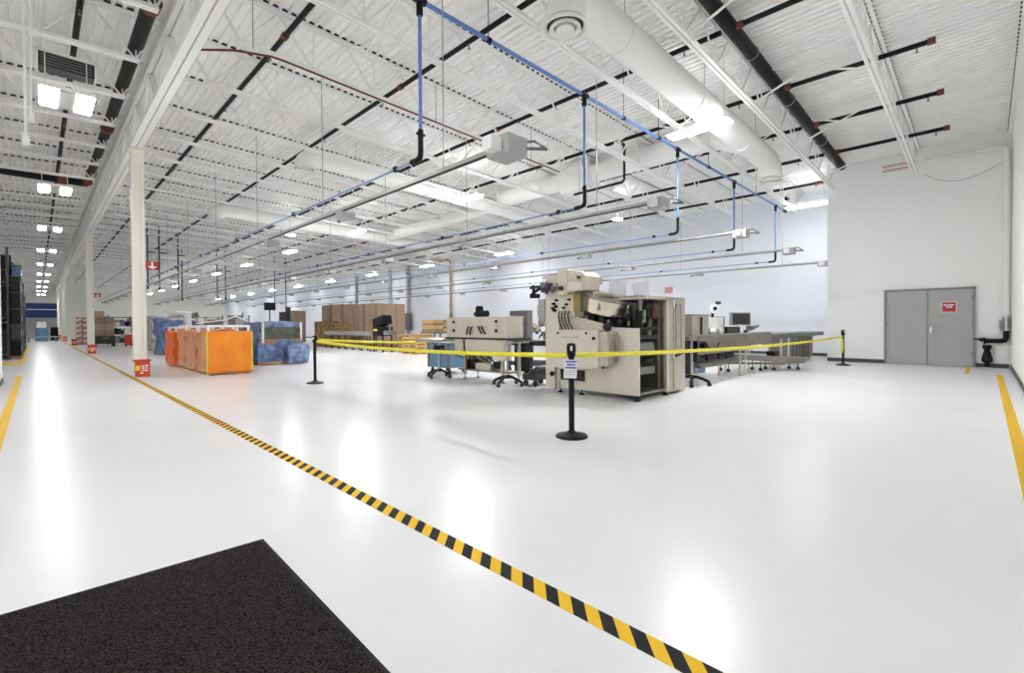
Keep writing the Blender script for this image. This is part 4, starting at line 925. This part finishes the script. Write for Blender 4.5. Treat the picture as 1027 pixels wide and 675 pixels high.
load(3.75, 4.6, 25.0, 26.2, 1.5, 'bluedark', 'blue wrapped load far behind the orange loads', False, .06, 41)
load(4.2, 5.6, 29.9, 31.8, 1.75, 'shrink', 'tall pallet load in clear wrap beyond the nearest column', False, .06, 43)
# ------------------------------------------------------------------ cardboard and pallets near the long wall
def carton_stack(x, y, w, d, h, n, label, m='card', grp=None):
    t = thing('carton_stack', label, 'cardboard load', (x, y, 0), grp)
    pallet(t, x - w / 2, x + w / 2, y - d / 2, y + d / 2, 'wooddark')
    for k in range(n):
        z0 = .135 + (h - .135) * k / n; z1 = .135 + (h - .135) * (k + 1) / n - .006
        b = MB().box(x - w / 2 + .01, x + w / 2 - .01, y - d / 2 + .01, y + d / 2 - .01, z0, z1).build('carton', m, t, bevel=.01)
        MB().box(x - w / 2 + .006, x - w / 2 + .012, y - .03, y + .03, z0, z1).box(x - .03, x + .03, y - d / 2 + .006, y - d / 2 + .012, z0, z1).build('tape_strip', 'carddark', b)
    return t
for k, (y, h) in enumerate(((30.9, 2.62), (29.3, 2.62), (27.75, 2.58), (26.4, 2.54), (25.0, 2.52), (23.75, 2.46))):
    carton_stack(14.25 + (.1 if k == 5 else 0), y, 1.15, 1.12, h, 2, ('tall cardboard load at the left end of the row by the long wall', 'second tall cardboard load from the left of the row', 'third tall cardboard load from the left of the row', 'fourth tall cardboard load from the left of the row', 'fifth tall cardboard load from the left of the row', 'tall cardboard load at the right end of the row, nearest')[k], 'card' if k else 'carddark', 'tall cardboard loads')
carton_stack(14.5, 38.0, 1.05, 1.1, 2.45, 1, 'single tall brown cardboard load left of the row of tall loads', 'carddark')
def pallet_stack(x, y, n, label, w=1.0, d=1.2, m='wood'):
    t = thing('pallet_stack', label, 'pallet stack', (x, y, 0), 'stacks of wooden pallets')
    for k in range(n): pallet(t, x - w / 2 + rnd.uniform(-.02, .02), x + w / 2, y - d / 2, y + d / 2 + rnd.uniform(-.02, .02), m, .138 * k)
    return t
pallet_stack(12.6, 28.3, 11, 'tall stack of dark wooden pallets behind the left stanchion', m='wooddark')
pallet_stack(12.6, 26.6, 10, 'second tall stack of dark wooden pallets, right of the first', m='wooddark')
pallet_stack(12.5, 18.6, 6, 'stack of light wooden pallets right of the black printer', 1.2, 1.0)
pallet_stack(13.2, 17.35, 5, 'low stack of light wooden pallets behind the blue bin trolley', 1.2, 1.0)
pallet_stack(11.9, 17.3, 5, 'nearest low stack of light wooden pallets by the yellow tape', 1.2, 1.0)
t = thing('pallet_box_stand', 'wooden crates piled on a grey cart behind the heat tunnel', 'crate cart', (14.8, 20.2, 0))
MB().box(14.3, 15.6, 19.6, 20.8, .80, .90).build('cart_top', 'midgrey', t)
for (x, y) in ((14.35, 19.65), (15.55, 19.65), (14.35, 20.75), (15.55, 20.75)): MB().box(x - .04, x + .04, y - .04, y + .04, 0, .80).build('leg', 'midgrey', t)
for i in range(2):
    for j in range(4): MB().box(14.32 + .62 * i, 14.92 + .62 * i, 19.65, 20.7, .90 + .155 * j, 1.045 + .155 * j).build('crate', 'wood' if (i + j) % 2 else 'wooddark', t, bevel=.008)
t = thing('belt_conveyor', 'long pale belt conveyor on many castors in front of the pallets', 'conveyor', (11.5, 23, 0))
MB().bar((11.75, 26.2, .86), (11.4, 20.4, .86), .40, .16).build('belt', 'greybox', t)
MB().bar((11.55, 26.2, .86), (11.2, 20.4, .86), .02, .2).build('side_rail', 'alu', t)
for k in range(7):
    f_ = k / 6; x, y = 11.75 - .35 * f_, 26.1 - 5.6 * f_
    for s in (-.16, .16):
        MB().cyl((x + s, y, .05), (x + s, y, .78), .02, n=6).cyl((x + s - .02, y, .05), (x + s + .02, y, .05), .05, n=10).build('castor_leg', 'darkgrey', t)
t = thing('black_printer', 'black machine head with a yellow label tilted over the belt conveyor', 'machine', (11.5, 19.8, 0))
MB().obox((11.45, 19.75, 1.42), (.5, .95, .42), RX(-12)).build('hopper', 'black', t, bevel=.03)
MB().box(11.2, 11.75, 19.3, 20.2, .75, 1.18).build('body', 'black', t, bevel=.02); MB().box(11.19, 11.2, 19.75, 20.1, .98, 1.08).build('label_plate', 'yellowlab', t)
MB().box(11.25, 11.7, 18.95, 19.3, .8, 1.0).cyl((11.4, 19.0, 1.0), (11.4, 19.0, 1.3), .05, n=10).build('side_head', 'midgrey', t)
for (x, y) in ((11.25, 19.35), (11.7, 19.35), (11.25, 20.15), (11.7, 20.15)): MB().box(x - .03, x + .03, y - .03, y + .03, .05, .76).cyl((x - .02, y, .05), (x + .02, y, .05), .05, n=10).build('castor_leg', 'darkgrey', t)

# ------------------------------------------------------------------ far left: racks, cartons, drums
def rack(y0, y1, label, seed, m):
    r = random.Random(seed); t = thing('storage_rack', label, 'rack', (-1.0, (y0 + y1) / 2, 0), 'dark storage racks along the aisle')
    for y in (y0, y1):
        for x in (-1.75, -.78): MB().box(x - .04, x + .04, y - .04, y + .04, 0, 4.35).build('upright', 'darkgrey', t)
        b = MB()
        for k in range(7): b.bar((-1.75, y, .2 + .6 * k), (-.78, y, .5 + .6 * k), .03, .03)
        b.build('lattice', 'darkgrey', t)
    for k, z in enumerate((.1, 1.5, 2.9)):
        for x in (-1.75, -.78): MB().box(x - .03, x + .03, y0, y1, z, z + .1).build('beam', 'darkgrey', t)
        MB().box(-1.75, -.78, y0, y1, z + .1, z + .12).build('shelf_deck', 'midgrey', t)
        n = 2
        for j in range(n):
            ya = y0 + .1 + (y1 - y0 - .1) * j / n; yb = ya + (y1 - y0) / n - .18
            MB().lump(-1.7, -.82, ya, yb, z + .12, z + 1.0 + r.uniform(.1, .32), .03, 6, seed * 7 + k * 3 + j).build('stored_load', r.choice(m), t)
    for j in range(2): MB().box(-.745, -.735, y0 + .5 + j, y0 + .8 + j, 1.6 + .7 * j, 2.1 + .7 * j).build('rack_label', 'paper' if j else 'yellowlab', t)
rack(26.6, 29.4, 'tall dark storage rack nearest the yellow tape block', 1, ['black', 'darkgrey', 'wooddark', 'black'])
rack(29.6, 32.4, 'second dark storage rack along the aisle with blue loads', 2, ['black', 'bluedark', 'darkgrey'])
rack(32.6, 35.4, 'third dark storage rack along the aisle', 3, ['black', 'darkgrey', 'redpart'])
rack(35.6, 38.4, 'fourth dark storage rack along the aisle', 4, ['black', 'darkgrey'])
rack(38.6, 41.4, 'farthest dark storage rack along the aisle', 5, ['black', 'darkgrey', 'wooddark'])
def bin_stack(y0, y1, h, label, seed, m):
    r = random.Random(seed); t = thing('bin_stack', label, 'bin stack', (-.57, (y0 + y1) / 2, 0), 'dark bin stacks along the aisle')
    n = int(h / .62); pallet(t, -.73, -.43, y0, y1, 'wooddark')
    for k in range(n):
        z = .14 + (h - .14) * k / n
        b = MB().box(-.72, -.44, y0 + .02, y1 - .02, z, z + (h - .14) / n - .02).build('bin', m[k % len(m)], t, bevel=.015)
        MB().box(-.735, -.425, y0, y1, z + (h - .14) / n - .07, z + (h - .14) / n - .02).build('rim', 'darkgrey', b)
        if r.random() < .35: MB().box(-.436, -.43, y0 + .3, y0 + .6, z + .15, z + .35).build('label_card', r.choice(['paper', 'paper', 'yellowlab']), b)
bin_stack(26.7, 28.2, 3.3, 'tall stack of black bins at the front corner of the racks', 1, ['black', 'darkgrey', 'black', 'black'])
bin_stack(28.6, 30.2, 3.9, 'stack of dark bins topped with blue ones beside the racks', 2, ['black', 'black', 'darkgrey', 'black', 'bluedark', 'bluedark'])
bin_stack(31, 32.6, 3.1, 'third stack of dark bins beside the racks', 3, ['black', 'darkgrey'])
bin_stack(34, 35.6, 3.5, 'fourth stack of dark bins beside the racks', 4, ['black', 'darkgrey', 'black'])
bin_stack(38, 39.6, 3.0, 'farthest stack of dark bins beside the racks', 5, ['black', 'darkgrey'])
t = thing('parts_trolley', 'dark flat trolley under the brown cartons beyond the second column', 'trolley', (3.1, 40, 0))
MB().box(2.6, 3.6, 39.4, 40.6, .60, .68).build('deck', 'darkgrey', t)
MB().box(2.65, 3.55, 39.5, 40.5, .18, .50).build('lower_load', 'darkgrey', t)
for (x, y) in ((2.65, 39.45), (3.55, 39.45), (2.65, 40.55), (3.55, 40.55)): MB().box(x - .05, x + .05, y - .05, y + .05, .0, .6).build('leg', 'darkgrey', t)
t = thing('carton_stack', 'brown cartons piled on the dark trolley beyond the second column', 'cardboard load', (3.1, 40, .68))
for (x, zs) in ((2.85, 4), (3.33, 3)):
    for k in range(zs): MB().box(x - .23, x + .23, 39.5, 40.4, .68 + .40 * k, 1.075 + .40 * k).build('carton', 'card' if k % 2 else 'carddark', t, bevel=.01)
t = thing('tray_stack', 'stack of pink cartons with white trays between the second and third column', 'carton stack', (2.3, 46, 0))
for k in range(5):
    z = .1 + .38 * k
    for j in range(3):
        x = 1.98 + .38 * j
        if k == 4 and j == 2: continue
        c_ = MB().box(x, x + .36, 45.6, 46.6, z, z + .36).build('carton', 'pinkcard', t)
        MB().prism([(x + .02, z + .08), (x + .12, z + .08), (x + .34, z + .24), (x + .34, z + .30), (x + .2, z + .24), (x + .02, z + .2)], 'y', 45.58, 45.6).build('tray', 'whitecard', c_)
MB().box(1.95, 3.15, 45.55, 46.65, 0, .1).build('pallet', 'pinkcard', t)
def shelf_unit(x, y, w, h, label, seed):
    r = random.Random(seed); t = thing('shelf_unit', label, 'shelf', (x, y, 0), 'grey shelf units far down the hall')
    for sx in (-w / 2, w / 2):
        for sy in (-.3, .3): MB().box(x + sx - .03, x + sx + .03, y + sy - .03, y + sy + .03, 0, h).build('upright', 'midgrey', t)
    n = 4
    for k in range(n):
        z = .12 + (h - .2) * k / (n - 1); MB().box(x - w / 2, x + w / 2, y - .3, y + .3, z, z + .04).build('shelf_board', 'midgrey', t)
        if k < n - 1:
            xx = x - w / 2 + .08
            while xx < x + w / 2 - .3:
                ww = r.uniform(.2, .4); MB().box(xx, xx + ww, y - .25, y + .2, z + .04, z + .04 + r.uniform(.2, .45)).build('stored_box', r.choice(['black', 'darkgrey', 'greybox', 'card', 'whitebox', 'bluedark']), t); xx += ww + .05
shelf_unit(4.2, 43.5, 1.3, 2.0, 'grey shelf unit beyond the trolley with brown cartons', 1)
shelf_unit(5.7, 46, 1.5, 1.9, 'grey shelf unit behind the nearest column, far away', 2)
shelf_unit(7.6, 48, 1.5, 1.9, 'grey shelf unit far behind the orange loads', 3)
shelf_unit(9.5, 47, 1.6, 2.1, 'grey shelf unit far behind the blue wrapped machine', 4)
shelf_unit(11.6, 52, 1.8, 2.2, 'grey shelf unit far off, left of the single tall cardboard load', 5)
shelf_unit(5.0, 54, 2.0, 2.2, 'grey shelf unit in the far middle of the hall', 6)
shelf_unit(7.5, 58, 2.2, 2.3, 'farthest grey shelf unit of the hall', 7)
t = thing('red_cart', 'red hose cart with a white top, seen beside the nearest column far away', 'cart', (4.3, 39.6, 0))
MB().box(4.1, 4.5, 39.4, 39.8, .08, .75).build('body', 'red', t, bevel=.03); MB().lump(4.1, 4.42, 39.45, 39.75, .75, 1.2, .05, 5, 3).build('white_bag', 'whitebox', t)
MB().box(4.42, 4.46, 39.5, 39.7, .75, 1.3).build('handle', 'redpart', t)
for x in (4.15, 4.45): MB().cyl((x, 39.4, .06), (x, 39.8, .06), .06, n=10).build('wheel', 'caster', t)
t = thing('white_tank', 'white tank on legs standing behind the orange loads', 'tank', (7.5, 41, 0))
MB().lathe([(0, 1.0), (.4, 1.1), (.7, 1.35), (.7, 2.25), (.62, 2.35), (0, 2.42)], (7.4, 41, 0), 24).build('vessel', 'whitebox', t)
for (x, y) in ((6.95, 40.6), (7.85, 40.6), (6.95, 41.4), (7.85, 41.4)): MB().box(x - .05, x + .05, y - .05, y + .05, 0, 1.5).build('leg', 'greybox', t)
MB().cyl((8.0, 41, 2.0), (8.5, 41, 2.2), .2, n=14).build('outlet_hood', 'midgrey', t)
t = thing('packing_machine', 'grey packing machine with a dark screen on a post, behind the blue wrapped machine', 'machine', (10.5, 30, 0))
MB().box(9.6, 11.2, 29.6, 30.4, .1, 1.5).build('body', 'greybox', t, bevel=.02); MB().cyl((9.9, 30, 1.5), (9.9, 30, 2.25), .04, n=8).build('post', 'darkgrey', t); MB().box(9.6, 10.2, 29.9, 30.05, 2.2, 2.65).build('screen', 'black', t)
MB().box(10.9, 11.0, 29.7, 30.3, 1.5, 2.4).box(10.5, 10.8, 29.7, 30.2, 1.5, 2.1).build('tower', 'darkgrey', t)
for (x, y) in ((9.7, 29.7), (11.1, 29.7), (9.7, 30.3), (11.1, 30.3)): MB().cyl((x, y, 0), (x, y, .1), .05, n=8).build('foot', 'black', t)
t = thing('blue_drum', 'blue drum with a white bag on top at the far end of the aisle', 'drum', (.35, 62.7, 0))
MB().lathe([(0, 0), (.42, 0), (.45, .05), (.45, .4), (.47, .42), (.45, .45), (.45, .8), (.47, .82), (.45, .86), (.45, 1.2), (.4, 1.24), (0, 1.24)], (.35, 62.7, 0), 24).build('barrel', 'bluebin', t)
MB().lump(.05, .65, 62.4, 63.0, 1.24, 1.8, .06, 5, 5).build('white_bag', 'whitebox', t)
t = thing('steel_table', 'low pale table across the far end of the aisle', 'table', (.3, 58, 0))
MB().box(-.6, 1.3, 57.5, 58.3, .40, .5).build('table_top', 'greybox', t)
for (x, y) in ((-.5, 57.6), (1.2, 57.6), (-.5, 58.2), (1.2, 58.2)): MB().box(x - .04, x + .04, y - .04, y + .04, 0, .4).build('leg', 'midgrey', t)
t = thing('dark_crate', 'dark crate at the far end of the aisle right of the blue drum', 'crate', (1.2, 64, 0))
MB().box(.95, 1.5, 63.6, 64.4, .1, 1.3).build('body', 'black', t, bevel=.02); MB().box(.9, 1.55, 63.55, 64.45, 0, .1).build('skid', 'darkgrey', t)

for k, (x, y, w_, d_, h, m_) in enumerate(((3.6, 52, 1.4, 1.2, 1.9, 'midgrey'), (6.6, 52.5, 1.5, 1.2, 1.7, 'darkgrey'), (8.7, 54, 1.3, 1.2, 2.1, 'midgrey'), (10.3, 56, 1.5, 1.2, 1.8, 'darkgrey'), (4.2, 62, 2.2, 1.4, 2.2, 'darkgrey'), (9.9, 42, 1.2, 1.0, 1.8, 'black'), (12.4, 44, 1.2, 1.0, 1.9, 'midgrey'), (13.5, 50, 1.4, 1.2, 2.3, 'darkgrey'))):
    t = thing('process_machine', 'grey boxy machine far down the hall, ' + ('beside the third column', 'third from the column row', 'behind the white tank', 'left of the far shelf', 'near the far wall', 'right of the white tank', 'beyond the single tall cardboard load', 'behind the far shelf by the long wall')[k], 'machine', (x, y, 0), 'grey machines far away')
    b = MB().box(x - w_ / 2, x + w_ / 2, y - d_ / 2, y + d_ / 2, .12, h * .55).build('body', m_, t, bevel=.02)
    MB().box(x - w_ / 2 + .1, x + w_ / 2 - .25, y - d_ / 2 + .1, y + d_ / 2 - .1, h * .55, h).build('upper_housing', 'midgrey' if m_ != 'midgrey' else 'greybox', t, bevel=.02)
    MB().box(x - w_ * .3, x + w_ * .2, y - d_ / 2 - .02, y - d_ / 2, .3, h * .45).build('panel', 'black', b)
    MB().cyl((x + w_ / 2 - .15, y, h * .55), (x + w_ / 2 - .15, y, h + .3), .05, n=8).build('post', 'darkgrey', t)
    for (sx, sy) in ((-1, -1), (1, -1), (-1, 1), (1, 1)): MB().cyl((x + sx * (w_ / 2 - .1), y + sy * (d_ / 2 - .1), 0), (x + sx * (w_ / 2 - .1), y + sy * (d_ / 2 - .1), .12), .05, n=8).build('foot', 'black', t)
for k, (x, y, zb_) in enumerate(((4.2, 31, 3.2), (4.7, 31, 3.2), (5.9, 33, 3.4), (7.0, 38, 3.0), (8.9, 37.2, 3.1), (9.4, 37.2, 3.1), (12.4, 36.5, 2.6), (13.2, 36.5, 2.6))):
    t = thing('hanging_pipe', 'thin dark drop pipe hanging from the roof, ' + ('left one beside the nearest column', 'right one beside the nearest column', 'above the orange loads', 'above the white tank', 'left one over the blue machine', 'right one over the blue machine', 'left one by the single carton load', 'right one by the single carton load')[k], 'pipe', (x, y, zb_), 'dark drop pipes')
    MB().cyl((x, y, zb_), (x, y, roof(x) - .02), .03, n=8).build('drop', 'pipeblack', t)
    MB().tube([(x, y, zb_ + 2.0), (x + .35, y, zb_ + 2.0)], .03, n=6).cyl((x, y, zb_), (x, y, zb_ + .15), .05, n=8).build('coupling', 'pipeblack', t)

# ------------------------------------------------------------------ camera, world, colour
cam = bpy.data.cameras.new('camera'); co = bpy.data.objects.new('camera', cam); COL.objects.link(co)
cam.sensor_width = 36; cam.lens = 475.33 * 36 / 1027
cam.shift_x = (513.5 - 507.06) / 1027; cam.shift_y = -(337.5 - 332.32) / 1027
cam.clip_start = .02; cam.clip_end = 300
yaw, pit, rol = .7801, .0130, -.0063
fw = Vector((math.sin(yaw) * math.cos(pit), math.cos(yaw) * math.cos(pit), -math.sin(pit)))
r0 = Vector((math.cos(yaw), -math.sin(yaw), 0)); u0 = r0.cross(fw)
rt = r0 * math.cos(rol) + u0 * math.sin(rol); up = u0 * math.cos(rol) - r0 * math.sin(rol)
co.matrix_world = Matrix(((rt.x, up.x, -fw.x, 0), (rt.y, up.y, -fw.y, 0), (rt.z, up.z, -fw.z, 1.22), (0, 0, 0, 1)))
SC.camera = co
w = bpy.data.worlds.new('world'); SC.world = w; w.use_nodes = True
w.node_tree.nodes['Background'].inputs[0].default_value = (.8, .85, 1, 1); w.node_tree.nodes['Background'].inputs[1].default_value = .3
SC.view_settings.view_transform = 'Standard'; SC.view_settings.look = 'None'; SC.view_settings.gamma = 1
SC.view_settings.use_curve_mapping = False
SC.view_settings.exposure = 1.42
SC.cycles.use_denoising = True
SC.cycles.max_bounces = 10; SC.cycles.diffuse_bounces = 7; SC.cycles.glossy_bounces = 4
SC.cycles.transparent_max_bounces = 12
SC.cycles.sample_clamp_indirect = 8
SC.cycles.caustics_reflective = False; SC.cycles.caustics_refractive = False
